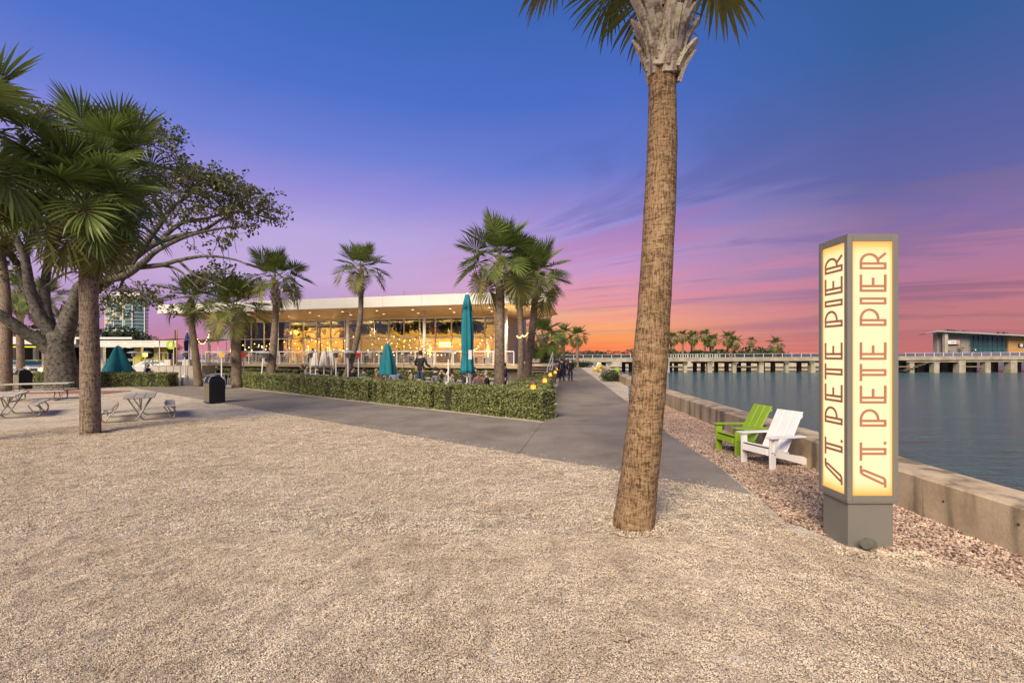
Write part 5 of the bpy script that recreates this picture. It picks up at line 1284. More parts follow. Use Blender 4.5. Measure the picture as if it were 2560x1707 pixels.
def fingers(m_, w, d, up):
    """palm-rooted fingers of unequal length"""
    d = d.normalized(); s = d.cross(up).normalized()
    for k, L in zip((-1.5,-0.5,0.5,1.5), (0.055,0.075,0.08,0.065)):
        a = w+s*k*0.017; m_.tube([a, a+d*L*0.55-up*0.004, a+d*L*0.9-up*0.03], [0.009,0.008,0.006], 5)
    m_.tube([w-d*0.03+s*0.03, w+s*0.06+d*0.01, w+s*0.065+d*0.035], [0.011,0.009,0.007], 5)
def person_meshes(J):
    """J: joint dict -> body, top, trousers, hair, shoes meshes"""
    o = {}
    names = ['pelvis','spine','chest','neck','head','crown','shL','elL','wrL','haL','shR','elR','wrR','haR','hipL','knL','anL','hipR','knR','anR']
    ed = [('pelvis','spine'),('spine','chest'),('chest','neck'),('neck','head'),('head','crown'),('chest','shL'),('shL','elL'),('elL','wrL'),('wrL','haL'),('chest','shR'),('shR','elR'),('elR','wrR'),('wrR','haR'),('pelvis','hipL'),('hipL','knL'),('knL','anL'),('pelvis','hipR'),('hipR','knR'),('knR','anR')]
    rad = dict(pelvis=(.15,.11),spine=(.135,.10),chest=(.165,.11),neck=.052,head=(.078,.092),crown=(.066,.075),shL=.06,elL=.043,wrL=.03,haL=(.034,.02),shR=.06,elR=.043,wrR=.03,haR=(.034,.02),hipL=.088,knL=.058,anL=.04,hipR=.088,knR=.058,anR=.04)
    idx = {n: i for i, n in enumerate(names)}
    V = [tuple(J[n]) for n in names]
    o['body'] = skinned('body', V, [(idx[a],idx[b]) for a,b in ed], [rad[n] for n in names])
    ex = MB(); f = Vector(J.get('face',(0,1,0)))
    for S_ in 'LR':
        w = Vector(J['ha'+S_]); d = w-Vector(J['wr'+S_]); fingers(ex, w, d, Vector((0,0,1)) if abs(d.normalized().z) < 0.8 else f)
    h = Vector(J['head']); sd_ = f.cross(Vector((0,0,1)))
    ex.tube([h+f*0.085+Vector((0,0,.02)), h+f*0.112-Vector((0,0,.015)), h+f*0.09-Vector((0,0,.025))],[0.008,0.014,0.008],6)
    for q in (-1,1): ex.tube([h+sd_*q*0.075+Vector((0,0,.025)), h+sd_*q*0.092, h+sd_*q*0.078-Vector((0,0,.03))],[0.008,0.014,0.008],6)
    bm = bmesh.new(); bm.from_mesh(o['body']); tmp = ex.mesh('x'); bm.from_mesh(tmp); bm.to_mesh(o['body']); bm.free()
    tn = ['hem','pelvis','spine','chest','neckb','shL','elL','wrL','shR','elR','wrR']; te = [(0,1),(1,2),(2,3),(3,4),(3,5),(5,6),(6,7),(3,8),(8,9),(9,10)]
    JJ = dict(J); JJ['hem'] = Vector(J['pelvis'])-(Vector(J['spine'])-Vector(J['pelvis'])).normalized()*0.09; JJ['neckb'] = Vector(J['chest']).lerp(Vector(J['neck']),0.75)
    tr_ = dict(hem=(.172,.135),pelvis=(.172,.135),spine=(.158,.125),chest=(.188,.135),neckb=.068,shL=.078,elL=.058,wrL=.044,shR=.078,elR=.058,wrR=.044)
    o['top'] = skinned('top', [tuple(JJ[n]) for n in tn], te, [tr_[n] for n in tn])
    JJ['waist'] = Vector(J['pelvis']).lerp(Vector(J['spine']),0.4)
    ln = ['waist','pelvis','hipL','knL','anL','hipR','knR','anR']
    lr = dict(waist=(.15,.118),pelvis=(.162,.125),hipL=.102,knL=.073,anL=.06,hipR=.102,knR=.073,anR=.06)
    o['trousers'] = skinned('trousers', [tuple(JJ[n]) for n in ln], [(0,1),(1,2),(2,3),(3,4),(1,5),(5,6),(6,7)], [lr[n] for n in ln])
    c = Vector(J['crown']); hh = h.lerp(c,0.55)-f*0.018
    m_ = MB(); prof = [(0.001,0.125),(0.05,0.118),(0.085,0.08),(0.097,0.03),(0.093,-0.03),(0.075,-0.08)]
    m_.lathe(prof, 14, hh, False); hm = m_.mesh('hair', None, True)
    for v in hm.vertices:
        rel = v.co-hh
        if rel.dot(f) > 0.03 and rel.z < 0.05: v.co -= f*0.06
    o['hair'] = hm
    sm_ = MB()
    for S_ in 'LR':
        a = Vector(J['an'+S_]); z0 = a.z-0.085; t = Vector(J.get('toe'+S_, a+f*0.17))
        d = Vector((t.x-a.x,t.y-a.y,0)).normalized()
        sm_.tube([Vector((a.x,a.y,z0+.05))-d*0.07, Vector((a.x,a.y,z0+.055)), Vector((a.x,a.y,z0+.045))+d*0.1, Vector((a.x,a.y,z0+.03))+d*0.18], [0.04,0.05,0.045,0.028], 8)
    o['shoes'] = sm_.mesh('shoes', None, True)
    return o
def V3(**k): return {a: Vector(b) for a, b in k.items()}
STAND = V3(pelvis=(0,0,.95),spine=(0,0,1.13),chest=(0,.0,1.34),neck=(0,.01,1.5),head=(0,.03,1.6),crown=(0,.02,1.69),shL=(-.18,0,1.42),elL=(-.27,.02,1.14),wrL=(-.16,.24,1.1),haL=(-.1,.3,1.12),shR=(.18,0,1.42),elR=(.29,.02,1.16),wrR=(.36,.22,1.04),haR=(.39,.29,1.03),hipL=(-.095,0,.9),knL=(-.11,.02,.49),anL=(-.12,-.02,.085),hipR=(.095,0,.9),knR=(.11,.02,.49),anR=(.13,-.01,.085))
WALK = V3(pelvis=(0,0,.93),spine=(0,.03,1.12),chest=(0,.08,1.33),neck=(0,.12,1.48),head=(0,.17,1.57),crown=(0,.17,1.66),shL=(-.18,.08,1.40),elL=(-.24,-.06,1.14),wrL=(-.22,.0,.9),haL=(-.21,.05,.83),shR=(.18,.08,1.40),elR=(.24,.16,1.14),wrR=(.22,.32,.95),haR=(.21,.37,.9),hipL=(-.09,0,.88),knL=(-.1,.2,.52),anL=(-.1,.22,.085),hipR=(.09,0,.88),knR=(.1,.02,.47),anR=(.1,-.22,.11))
SIT = V3(pelvis=(0,0,.53),spine=(0,-.0,.72),chest=(0,.04,.94),neck=(0,.07,1.1),head=(0,.10,1.2),crown=(0,.10,1.29),shL=(-.18,.04,1.02),elL=(-.25,.14,.78),wrL=(-.15,.38,.79),haL=(-.11,.45,.79),shR=(.18,.04,1.02),elR=(.25,.14,.78),wrR=(.15,.38,.79),haR=(.11,.45,.79),hipL=(-.1,.04,.52),knL=(-.12,.44,.53),anL=(-.12,.42,.095),hipR=(.1,.04,.52),knR=(.12,.44,.53),anR=(.12,.46,.095))
SIT2 = dict(SIT); SIT2.update(V3(spine=(0,-.05,.72),chest=(0,-.07,.94),neck=(.01,-.06,1.1),head=(.03,-.03,1.2),crown=(.04,-.03,1.29),shL=(-.18,-.06,1.02),shR=(.18,-.06,1.02),elL=(-.26,-.02,.78),wrL=(-.18,.2,.7),haL=(-.15,.27,.7),elR=(.26,.05,.8),wrR=(.1,.26,.95),haR=(.06,.3,1.0)))
PM = {k: person_meshes(j) for k, j in (('stand',STAND),('walk',WALK),('sit',SIT),('sit2',SIT2))}
def person(pose, loc, rz, label, top, legs, hair, k=1.0, shoes='black', group=None):
    r = empty('person', loc, label, 'person', group, rz); r.scale = (k,)*3
    mats = dict(body=skin_m, top=cloth[top], trousers=cloth[legs], hair=hair, shoes=cloth[shoes])
    nm = dict(body='body', top='jacket' if top in ('black','navy') else 'shirt', trousers='trousers', hair='hair', shoes='shoes')
    for part, me in PM[pose].items():
        m2 = me.copy(); m2.materials.clear(); m2.materials.append(mats[part]); link(nm[part], m2, r)
    return r
GZ = 0.013
# musician on a low stage
ms = A(1049,20.2); stg = empty('stage', ms, 'low dark wooden stage under the standing musician', 'stage')
MB().box((0.1,0.4,0.2), (2.4,1.8,0.39)).build('platform', wood_brown, stg)
for k in range(9): MB().box((-0.98+k*0.27,0.4,0.405), (0.255,1.78,0.02)).build('board', deck_wood, stg)
person('stand', ms+Vector((0,0.2,0.415)), R(-18), 'musician in black jacket and jeans standing with his back turned', 'black', 'jeans', hair_d, 1.04)
gt = empty('guitar', ms+Vector((-0.1,0.62,1.45)), 'guitar held by the standing musician, its pale body edge showing', 'guitar')
MB().tube(bez([(-0.42,0,0.10),(-0.3,0,0.08),(-0.15,0,0.04)],8),0.02,6).build('neck', wood_brown, gt)
MB().prism([(0.2*math.cos(a)*(1+0.2*math.cos(2*a)),0.15*math.sin(a)) for a in [i*0.4189 for i in range(15)]],-0.045,0.045).build('body', wood_warm, gt, None, (R(90),0,0))
mic = empty('microphone_stand', A(1010,20.0,GZ), 'thin black microphone stand beside the orange board', 'microphone stand')
MB().tube([(0,0,0.05),(0,0,1.75)],0.014,6).build('pole', darkmetal, mic)
for a in (0.4,2.5,4.6): MB().tube([(0,0,0.3),(0.42*math.cos(a),0.42*math.sin(a),0.01)],0.012,5).build('leg', darkmetal, mic)
MB().tube([(0,0,1.7),(0.3,0.2,1.82)],0.01,5).build('boom', darkmetal, mic); MB().lathe([(0.001,0),(0.03,0.02),(0.025,0.08),(0.001,0.1)],8).build('microphone', darkmetal, mic,(0.3,0.2,1.8))
ob = empty('leaning_board', A(1031,19.6,GZ), 'orange brown board leaning behind the hedge by the musician', 'board')
MB().prism([(-0.13,0),(0.16,0),(0.12,0.9),(0.05,1.05),(-0.06,1.05),(-0.12,0.9)],-0.03,0.03).build('panel', wood_warm, ob, (0,0,0.0), (R(72),R(14),0))
MB().beam((0.0,0.35,0.0),(0.0,0.3,0.9),0.05,0.05).build('prop', wood_brown, ob)
# patio sets: (u, d, turn) with chairs and guests
sets = [(1175,19.6,0.2),(1135,22.8,-0.1),(985,22.4,0.35),(915,24.8,0.15),(1085,25.5,0.3),(800,28.9,0.1),(720,29.3,0.2),(1225,24.5,0.1),(640,30.4,0.2),(550,30.6,0.2),(340,32.3,0.0)]
tl_lab = ['patio table beside the tall teal parasol','patio table beneath the heater near the tall parasol','patio table behind the man in grey blue','patio table right of the leaning palm','patio table behind the musician','patio table below the white parasols','patio table left of the white parasols','patio table behind the large palm','patio table left of the upright palm','patio table beside the squat palm','patio table beside the teal tent parasol']
seats = {0:[(0,'left'),(1,'right'),(2,'front'),(3,'back')],1:[(0,'left'),(1,'right'),(2,'front')],2:[(0,'left'),(1,'right'),(2,'front')],3:[(0,'left'),(1,'right'),(2,'front')],4:[(0,'left'),(1,'right'),(2,'front')],5:[(0,'left'),(1,'right'),(2,'front')],6:[(0,'left'),(1,'right'),(2,'front')],7:[(0,'left'),(1,'right')],8:[(1,'right'),(2,'front')],9:[(0,'left'),(1,'right')],10:[(0,'left'),(1,'right'),(2,'front')]}
dirs = {0:(-0.78,0,R(90)),1:(0.78,0,R(-90)),2:(0,-0.72,R(180)),3:(0,0.72,0)}
spot_ = {}
for i, (u, d, a) in enumerate(sets):
    c = A(u,d,GZ); place('t', c, a, tl_lab[i], 'tables on the patio'); m = Matrix.Rotation(a,3,'Z')
    for k, nm in seats[i]:
        ox, oy, ra = dirs[k]; p = c+m @ Vector((ox,oy,0)); spot_[(i,k)] = (p, a+ra)
        place('c', p, a+ra, 'grey chair on the %s side of the %s' % (nm, tl_lab[i].replace('patio ','')), 'chairs on the patio')
def seat(i, k, pose, label, top, legs, hair, sc=1.0):
    p, a = spot_[(i,k)]; person(pose, p+Vector((0,0,0.0)), a+math.pi, label, top, legs, hair, sc)
seat(2,2,'sit','seated man in grey blue shirt below the half folded teal parasol','bluegrey','jeans',hair_g,1.08)
seat(2,1,'sit2','seated person in tan top right of the half folded teal parasol','tan','black',hair_d)
seat(2,0,'sit2','seated person with fair hair left of the man in grey blue','brown','black',hair_b)
seat(3,0,'sit','seated person in black beside the foot of the leaning palm','black','black',hair_d,1.02)
seat(3,1,'sit2','seated person in brown between the leaning palm and the teal parasol','brown','jeans',hair_b)
seat(4,1,'sit2','seated woman in pale top right of the musician','white','khaki',hair_b,1.05)
seat(1,0,'sit','seated person in green left of the tall teal parasol','green','black',hair_d)
seat(1,1,'sit2','seated person in white next to the tall parasol','white','black',hair_d)
seat(0,0,'sit2','seated person in grey just left of the tall parasol mast','grey','black',hair_d,0.96)
seat(0,1,'sit','seated person in black left of the large palm','black','black',hair_g)
seat(7,1,'sit2','seated person in navy right of the large palm','navy','black',hair_d)
seat(5,2,'sit','seated person in black below the white parasols','black','black',hair_d)
seat(6,1,'sit2','seated person in black left of the white parasols','black','black',hair_d)
seat(9,1,'sit2','seated person in brown beside the squat palm','brown','black',hair_b)
seat(10,1,'sit2','seated person with white cap beside the teal tent parasol','navy','black',hair_g)
seat(8,1,'sit','seated person in grey left of the upright palm','grey','black',hair_b)
seat(3,2,'sit2','seated person in dark green right of the leaning palm foot','green','black',hair_d)
seat(4,2,'sit','seated person in black right of the musician','black','black',hair_d)
seat(1,2,'sit','seated person in brown in front of the patio heater','brown','black',hair_d)
seat(0,3,'sit','seated person in navy behind the tall parasol','navy','black',hair_b)
seat(5,0,'sit2','seated person in grey left below the white parasols','grey','black',hair_d)
seat(5,1,'sit2','seated person in green right below the white parasols','green','black',hair_b)
seat(6,0,'sit','seated person in navy right of the upright palm foot','navy','black',hair_d)
seat(7,0,'sit2','seated person in black partly behind the large palm','black','black',hair_d)
seat(10,0,'sit','seated person in black under the teal tent parasol','black','black',hair_d)
person('stand', A(1197,18.7,GZ), R(170), 'child in plaid shirt and khaki trousers right of the tall parasol', 'plaid', 'khaki', hair_b, 0.78, 'white')
person('stand', A(1262,23.0,GZ), R(100), 'person in dark clothes standing behind the large palm', 'navy', 'black', hair_d, 0.92)
# walking couple
cp = G(1414,952)
person('walk', A(1405,34.2,0.02), R(8), 'left walker of the couple in dark jacket on the sea path', 'navy', 'navy', hair_d, 1.0)
person('walk', A(1426,33.8,0.02), R(-4), 'right walker of the couple in black on the sea path', 'black', 'navy', hair_g, 1.0)
person('stand', (A(1971,PD+4).x,PD+4,pz(70)), R(80), 'lone person in dark green standing on the pier', 'green', 'jeans', hair_d, 1.0)
# dining tables and guests up on the deck
ords = ('first','second','third','fourth','fifth','sixth','seventh','eighth','ninth')
for i, u in enumerate((560,630,700,765,835,905,975,1035,1200)):
    t = 1.5 if i % 2 else 2.6; c = B(s_of(u,t),t,DZ); place('t', c, ang, '%s dining table from the left behind the deck railing' % ords[i], 'tables on the deck')
    for sd_, nm in ((-0.8,'right'),(0.8,'left')):
        p = c+av*sd_; ra = ang+(R(90) if sd_ > 0 else R(-90)); ra2 = math.atan2(-(c-p).x, (c-p).y)
        place('c', p, ra2+math.pi, 'chair at the %s of the %s deck table from the left' % (nm, ords[i]), 'chairs on the deck')
        if (i+(sd_ > 0)) % 3 != 1:
            person('sit' if i % 2 else 'sit2', p, ra2, 'guest seated at the %s of the %s deck table from the left' % (nm, ords[i]), ('black','brown','grey','navy','white','green')[(i*2+(sd_ > 0)) % 6], 'black', (hair_d,hair_b,hair_g)[i % 3], 1.0)
# low white parapet posts on the patio
for u, d, h, lab in ((1117,18.2,0.95,'short pale bollard left of the tall parasol'),(1285,21.5,0.7,'short pale bollard right of the large palm')):
    o = MB().lathe([(0.07,0),(0.07,h-0.02),(0.05,h),(0.001,h)],12).build('bollard', offwhite, None, A(u,d,GZ)); tag(o, lab, 'bollard')
bx = empty('bench_box', A(882,22.6,GZ), 'silver grey bench box at the foot of the leaning palm', 'bench'); MB().box((0,0,0.42),(1.5,0.5,0.1)).build('seat', galv, bx)
for x in (-0.65,0.65): MB().box((x,0,0.19),(0.06,0.45,0.36)).build('leg', galv, bx)
MB().box((0,0.22,0.72),(1.5,0.05,0.4)).build('backrest', galv, bx)

# ================================================================== LEFT BACKGROUND
# deck bar, notice board, lit round sign
nb = empty('notice_board', B(s_of(566,1.0),1.0,DZ), 'blank grey notice board on a post behind the squat palm', 'notice board')
MB().tube([(0,0,0),(0,0,2.3)],0.05,8).build('post', galv, nb)
MB().box((-0.18,-0.07,2.55),(1.75,0.06,0.62),(0,0,ang+math.pi)).build('board', M('board_grey', (0.22,0.22,0.22), rough=0.5), nb)
rsg = empty('round_sign', A(427,44.5,0), 'glowing round lime sign with a white leaf mark', 'sign')
MB().tube([(0.55,0.05,0),(0.55,0.05,4.4)],0.06,8).build('post', wood_warm, rsg)
MB().lathe([(0.001,-0.05),(0.42,-0.05),(0.42,0.05),(0.001,0.05)],28).build('disc', signgreen_m, rsg, (0,0,2.95), (R(90),0,0))
MB().tube(bez([(-0.12,-0.075,2.78),(-0.04,-0.075,3.05),(0.10,-0.075,3.16),(0.10,-0.075,2.95),(-0.02,-0.075,2.82),(0.14,-0.075,2.8)],16),0.022,6).build('leaf_mark', emitmat('white_glow',(1,1,0.8),1.1), rsg)
MB().beam((0.42,0.05,3.0),(0.55,0.05,3.0),0.05,0.05).build('bracket', darkmetal, rsg)
bar = empty('deck_bar', A(452,38.5,0), 'low wooden platform with dark shade sail left of the restaurant', 'platform')
MB().box((0,0.4,0.55),(4.2,1.6,1.1)).build('platform', deck_wood, bar)
for k in range(7): MB().box((-1.8+k*0.6,-0.43,0.55),(0.56,0.04,1.0)).build('plank', wood_grey, bar)
for x in (-1.8,-0.6,0.7,1.8): MB().tube([(x,0,1.1),(x,0,3.25)],0.035,6).build('post', rail_m, bar)
MB().add([(-2.0,-0.6,3.2),(0,-0.8,3.35),(2.1,-0.6,3.15),(2.1,1.2,3.2),(0,1.2,3.4),(-2.0,1.2,3.25)],[(0,1,4,5),(1,2,3,4)]).build('shade_sail', darkmetal, bar)
MB().box((-1.1,0.2,1.35),(0.5,0.5,0.5)).build('crate', offwhite, bar); MB().box((0.4,0.2,1.35),(0.5,0.5,0.5)).build('crate', offwhite, bar)
# flag of umbrella roofs: second sail further right
sl2 = empty('shade_sail', A(545,44,0), 'dark shade sail on slim posts behind the left end of the deck', 'shade sail')
for x in (-2.6,0,2.6): MB().tube([(x,0,0),(x,0,3.5+0.12*x)],0.04,6).build('post', rail_m, sl2)
MB().add([(-2.8,-1,3.2),(2.9,-1,3.85),(2.9,1.5,3.8),(-2.8,1.5,3.15),(0,0.2,3.7)],[(0,1,4),(1,2,4),(2,3,4),(3,0,4)]).build('canopy', darkmetal, sl2)
# low pavilion with long white roof
pav = empty('market_pavilion', A(230,56,0), 'long low open pavilion with flat white roof at left', 'building')
po = A(230,56,0)
def prel(u, d, z): return A(u,d,z)-po
def roofslab(u0, u1, d0, d1, z0, z1, name, mat): 
    a, b = A(u0,d0)-po, A(u1,d0)-po; c, e = A(u1,d1)-po, A(u0,d1)-po
    MB().prism([(a.x,a.y),(b.x,b.y),(c.x,c.y),(e.x,e.y)], z0, z1).build(name, mat, pav)
roofslab(185,440,52,66,2.85,3.6,'roof', fascia_m)
roofslab(150,330,62,78,4.1,4.35,'upper_roof', fascia_m)
roofslab(-60,190,50,68,3.15,3.95,'roof', fascia_m)
MB().box(prel(52,49.9,2.85),(3.4,0.06,0.12)).build('light_strip', emitmat('yellow_strip',(1,0.75,0.05),1.2), pav)
ycol = M('lime_column', (0.42,0.38,0.06), rough=0.6)
for u in (347,396,412,300,258,165,90,30): MB().box(prel(u,53.5,1.43),(0.75 if u in (347,396) else 0.3,0.4,2.84)).build('column', ycol if u > 300 else white_p, pav)
roofslab(185,430,60,60.3,0.0,2.8,'back_wall', M('pav_wall', (0.05,0.055,0.05), rough=0.8))
roofslab(-40,180,58,58.3,0.0,3.1,'back_wall', MATS['pav_wall'])
roofslab(200,420,55.5,56,1.15,1.5,'counter', M('counter_pale', (0.42,0.46,0.5), rough=0.5))
for u in (320,390): plight('pavilion_lamp', prel(u,54.5,2.5), 60, (1,0.8,0.4), 0.2, pav)
# low white fence
fn = empty('fence', A(95,40,0), 'low white rail fence behind the spreading tree', 'fence')
f0 = A(95,40,0)
for i in range(10):
    p = A(20+i*26,40,0)-f0; MB().box(p+Vector((0,0,0.45)),(0.14,0.14,0.9)).build('post', offwhite, fn)
MB().beam(A(15,40,0.88)-f0, A(260,40,0.88)-f0, 0.1, 0.08).build('rail', offwhite, fn); MB().beam(A(15,40,0.5)-f0, A(260,40,0.5)-f0, 0.08, 0.07).build('rail', offwhite, fn)
gl = empty('bollard_lamp', A(106,36,0), 'bright warm lamp low behind the spreading tree', 'lamp')
MB().tube([(0,0,0),(0,0,0.62)],0.06,8).build('post', darkmetal, gl); MB().lathe([(0.001,0.6),(0.16,0.64),(0.18,0.8),(0.12,0.95),(0.001,0.98)],12).build('globe', headlamp_m, gl)
plight('glow', (0,-0.35,0.8), 45, (1,0.62,0.2), 0.15, gl)
# cars
def car(loc, rz, mat, label):
    r = empty('parked_car', loc, label, 'car', 'cars parked at left', rz)
    side = [(-2.15,0.35),(-2.2,0.62),(-2.05,0.86),(-1.25,0.95),(-0.6,1.40),(0.75,1.44),(1.45,1.02),(2.1,0.9),(2.2,0.6),(2.15,0.33)]
    n = len(side); vs = []
    for y, ins in ((-0.88,0),(0.88,0)):
        vs += [(x, y*(0.78 if z > 1.2 else 1.0), z) for x, z in side]
    o = MB().add(vs, [tuple(range(n)), tuple(range(n,2*n))[::-1]]+[(i,n+i,n+(i+1) % n,(i+1) % n) for i in range(n)]).build('body', mat, r); bevel_mesh(o.data, 0.05, 2)
    for s in (-1,1):
        MB().add([(-1.02,s*0.86,1.0),(0.08,s*0.86,1.0),(0.08,s*0.74,1.34),(-0.52,s*0.74,1.33)],[(0,1,2,3)]).build('window', glass_dark, r, (0,s*0.012,0))
        MB().add([(0.14,s*0.86,1.0),(1.2,s*0.86,1.0),(0.7,s*0.74,1.36),(0.14,s*0.74,1.36)],[(0,1,2,3)]).build('window', glass_dark, r, (0,s*0.012,0))
        for x in (-1.35,1.35):
            w_ = MB().lathe([(0.2,-0.1),(0.31,-0.1),(0.33,-0.05),(0.33,0.05),(0.31,0.1),(0.2,0.1)],16).build('wheel', black_p, r, (x,s*0.84,0.33), (R(90),0,0))
            MB().lathe([(0.001,-0.105),(0.19,-0.105),(0.19,0.105),(0.001,0.105)],12).build('rim', steel, w_)
        MB().box((-2.14,s*0.6,0.68),(0.06,0.3,0.12)).build('headlight', white_p, r)
    MB().add([(-1.2,-0.74,0.985),(-1.2,0.74,0.985),(-0.64,0.6,1.375),(-0.64,-0.6,1.375)],[(0,1,2,3)]).build('windscreen', glass_dark, r, (-0.03,0,0.02))
    return r
car(A(383,45,0), R(15), white_p, 'white car parked beside the platform stair')
car(A(58,46,0), R(170), M('car_silver',(0.45,0.47,0.48),rough=0.25,metal=0.6), 'silver car parked behind the white fence')
car(A(22,47,0), R(175), M('car_grey',(0.12,0.13,0.14),rough=0.25,metal=0.5), 'dark grey car parked at the left frame edge')
car(A(96,48,0), R(172), M('car_yellow',(0.55,0.42,0.05),rough=0.3), 'yellow car parked behind the tree trunk')
# pale railing of a stair right of the white car
railing([A(366,42,0.2), A(398,42,1.2), A(420,42,1.2)], 'pale grey stair railing beside the white car', 1.0, 4, 0.8, galv)
# condo tower
tw_ = empty('apartment_tower', A(312,420,0), 'tall glass apartment tower behind the spreading tree', 'building')
tf = M('tower_frame', (0.62,0.57,0.48), rough=0.6); tgl = M('tower_glass', (0.10,0.20,0.24), rough=0.12, spec=0.7, var=0.6, scale=0.12)
MB().prism([(-18,0),(-7,-3),(10,-3),(18,2),(12,12),(-18,12)],0,55).build('core', tgl, tw_)
MB().prism([(-15,2),(4,0),(12,3),(9,10),(-15,10)],55,58.5).build('penthouse', tf, tw_)
wm_ = MB().box((0,0,0),(1.9,0.2,2.2)).mesh('window', M('tower_window', (0.07,0.15,0.18), rough=0.1, spec=0.8, var=0.5, scale=0.2)); lit_m = emitmat('lit_window',(1,0.75,0.4),0.75); wl_ = MB().box((0,0,0),(1.9,0.2,2.2)).mesh('window', lit_m)
rs_ = random.Random(4)
for k in range(1,17):
    z = k*3.3
    MB().prism([(-18.5,-0.6),(-7,-3.9),(10,-3.9),(18.6,1.5),(12.4,12.4),(-18.5,12.4)],z-0.3,z).build('floor_slab', tf, tw_)
    for i in range(7):
        o = link('window', wl_ if rs_.random() < 0.14 else wm_, tw_, (-6+i*2.5,-3.15,z+1.6))
    for i in range(4): link('window', wl_ if rs_.random() < 0.35 else wm_, tw_, (-16.9+i*2.7,-0.45-i*0.7,z+1.6), (0,0,R(-15)))
for x in (-18.2,-7,1.5,10,18.2): MB().box((x,-3.6 if -8 < x < 11 else 0.2,27),(0.7,0.7,54)).build('pier', tf, tw_)
# background trees at left
bt = P(300,822,95); bush('background_tree', [(bt.x,95,4.5,4.2,3,3.6),(bt.x+3,95,4.0,3.2,3,3.0),(bt.x-4,96,4.0,3.5,3,2.8)], 'dark rounded tree below the apartment tower', 'tree', 71, 0.7, 1600, leaf_dark)
bt = P(205,835,90); bush('background_tree', [(bt.x,90,4.6,4.5,3,3.4),(bt.x-6,91,4.2,4.5,3,3.2),(bt.x-12,92,4.4,4.5,3,3.4)], 'dark trees behind the spreading tree trunk', 'tree', 72, 0.7, 1900, leaf_dark)
bt = P(385,846,110); bush('background_tree', [(bt.x-2,110,4.2,3.4,3,2.6),(bt.x+3,110,3.2,3.4,3,1.8)], 'sparse tree right of the dark tree by the low roof', 'tree', 73, 0.5, 800, leafmat('pale_leaf',(0.12,0.09,0.05),(0.16,0.11,0.07),0.2), None)
pl_ = MB().tube([(0,0,0),(0,0,5.2)],[0.12,0.1],8).build('utility_post', wood_brown, None, A(438,60,0)); tag(pl_, 'dark wooden post left of the restaurant roof tip', 'post')

# ================================================================== PIER PAVILION
pvx0 = A(2348,PD+3).x; pv = empty('pier_pavilion', (pvx0+9,PD+5,pz(118)), 'modern pier pavilion with sloping roof, glass and timber walls', 'building'); pvo = Vector((pvx0+9,PD+5,pz(118)))
def pvP(u, d, z): return A(u,d,z)-pvo
zf = pz(118)
def zpix(v, d): return EYE-(v-HY)*d/F
def roofline(u): return zpix(828+(u-2336)*(838-828)/224.0, PD+1)
pts = [(2304,833.5),(2336,826),(2400,829.5),(2700,845)]
vs = []
for u, v in pts:
    z = zpix(v,PD+1)
    for dd in (0.5,10.5):
        a = A(u,PD+1+dd*0.8,z); a.y = PD+dd; th = 0.1 if u == 2304 else 0.32
        vs += [a-pvo, a-pvo-Vector((0,0,th))]
fs = []
for i in range(3):
    a, b = i*4, i*4+4; fs += [(a,b,b+2,a+2),(a+1,a+3,b+3,b+1),(a,a+1,b+1,b),(a+2,b+2,b+3,a+3)]
fs += [(0,2,3,1),(12,13,15,14)]
MB().add(vs, fs).build('roof', M('pavilion_roof', (0.36,0.35,0.34), rough=0.5), pv)
def pwall(u0, u1, y, z0, zt0, zt1, name, mat, th=0.2):
    a, b = A(u0,PD+3,0), A(u1,PD+3,0)
    MB().add([Vector((x,yy2,z))-pvo for x,yy2,z in [(a.x,y,z0),(b.x,y,z0),(b.x,y,zt1),(a.x,y,zt0),(a.x,y+th,z0),(b.x,y+th,z0),(b.x,y+th,zt1),(a.x,y+th,zt0)]],[(0,1,2,3),(7,6,5,4),(0,4,5,1),(3,2,6,7),(0,3,7,4),(1,5,6,2)]).build(name, mat, pv)
def zr(u): return zpix(829.5+(u-2400)*0.0517 if u > 2400 else 827+(u-2336)*0.04, PD+1)-0.55
clad = M('grey_cladding', (0.24,0.22,0.20), rough=0.7, var=0.15, scale=1.2, stretch=(6,6,0.3))
u = 2350.0
while u < 2420: pwall(u, u+5.6, PD+3.0, zf, zr(u), zr(u+5.6), 'cladding_board', clad); u += 5.83
u = 2423.0
for i in range(8):
    pwall(u+0.4, u+11.4, PD+3.1, zf, zr(u), zr(u+11.4), 'glass_pane', glass_dark, 0.08)
    pwall(u-0.6, u+0.4, PD+3.0, zf, zr(u), zr(u), 'mullion', darkmetal, 0.2); u += 11.9
pwall(2423, 2517, PD+3.0, zf+2.6, zf+2.75, zf+2.75, 'transom', darkmetal, 0.05)
u = 2519.0
while u < 2690: pwall(u, u+6.6, PD+2.8, zf, zr(u), zr(u+6.6), 'timber_board', wood_warm, 0.3); u += 6.9
pwall(2345,2352,PD+3.2,zf,zr(2345),zr(2352),'corner_wall',clad,1.2)
MB().box(pvP(2363,PD+1.6,(zf+zr(2363))/2),(0.75,0.75,zr(2363)-zf+0.3)).build('column', pier_m, pv)
bd = empty('pavilion_sign', A(2384,PD+2.4,zf+3.6), 'white sign with red end and grey arrow on the pavilion wall', 'sign')
MB().box((0,0,0),(2.95,0.12,0.95)).build('panel', white_p, bd)
MB().box((1.02,-0.075,0.0),(0.75,0.03,0.78)).build('red_field', red_m, bd)
for z in (-0.14,0.14): MB().box((1.02,-0.1,z),(0.6,0.02,0.12)).build('white_bar', white_p, bd)
gm = M('sign_grey',(0.2,0.25,0.3)); MB().add([(-1.25,-0.08,0.1),(-0.95,-0.08,0.1),(-1.1,-0.08,-0.2)],[(0,1,2)]).build('arrow_mark', gm, bd)
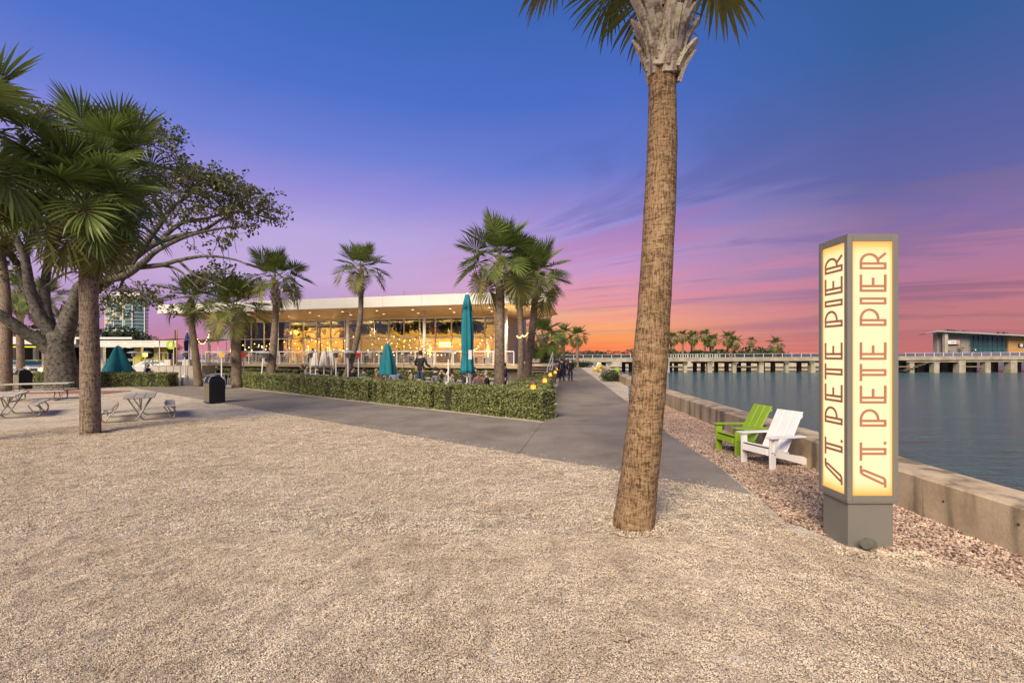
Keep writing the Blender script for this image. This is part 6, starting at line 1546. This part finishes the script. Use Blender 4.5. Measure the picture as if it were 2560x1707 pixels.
for x in (-0.6,-0.3,0.0,0.3): MB().box((x,-0.075,0),(0.2,0.03,0.32)).build('lettering_block', gm, bd)
b2 = empty('menu_board', A(2405,PD+1.8,zf), 'tan notice panel on a post before the pavilion', 'notice board')
MB().box((0,0,1.0),(0.1,0.1,2.0)).build('post', galv, b2); MB().box((0,-0.08,2.4),(1.1,0.08,1.2)).build('board', tan_p, b2); MB().box((0,-0.13,2.15),(0.9,0.03,0.25)).build('dark_strip', wood_brown, b2)
ut = MB().box((0,0,0.7),(0.8,0.6,1.4)).build('utility_box', galv, None, A(2376,PD+1.5,zf)); bevel_mesh(ut.data,0.05); tag(ut, 'grey utility box at the pavilion corner', 'utility box')
tel = empty('viewing_telescope', A(2434,PD+1.2,zf), 'coin telescope with a bright glint on the pier', 'telescope')
MB().tube([(0,0,0),(0,0,1.2)],[0.25,0.12],10).build('pedestal', galv, tel); MB().lathe([(0.001,1.2),(0.32,1.3),(0.35,1.6),(0.2,1.85),(0.001,1.9)],12).build('housing', darkmetal, tel); MB().lathe([(0.001,0),(0.14,0.02),(0.001,0.06)],10).build('lens', emitmat('glint',(1,1,1),1.2), tel,(0.16,-0.33,1.6),(R(90),0,0))  # lens glint painted as a small glowing disc
ck = empty('round_wall_sign', A(2554,PD+2.6,zf+2.75), 'dark wall sign with round white emblem on the timber wall', 'sign')
MB().box((0.3,0,0),(2.2,0.1,0.9)).build('panel', darkmetal, ck); MB().lathe([(0.001,0),(0.4,0),(0.4,0.05),(0.001,0.05)],20).build('emblem', white_p, ck,(-0.1,-0.05,0),(R(90),0,0)); MB().tube(bez([(-0.3,-0.13,0.05),(-0.1,-0.13,-0.1),(0.12,-0.13,0.08)],8),0.05,5).build('emblem_mark', darkmetal, ck)
for (u, v, d, rx, rz, lab) in ((2385,826,150,5,1.6,'dark tree top behind the pavilion roof'),(2530,833,150,11,3.4,'long dark tree top above the right end of the pavilion roof')):
    c = P(u,v,d); bush('background_tree', [(c.x-rx*0.4,d,c.z-rz*0.9,rx*0.6,3,rz),(c.x+rx*0.45,d,c.z-rz*1.0,rx*0.6,3,rz*0.9)], lab, 'tree', int(u), 0.8, 700)
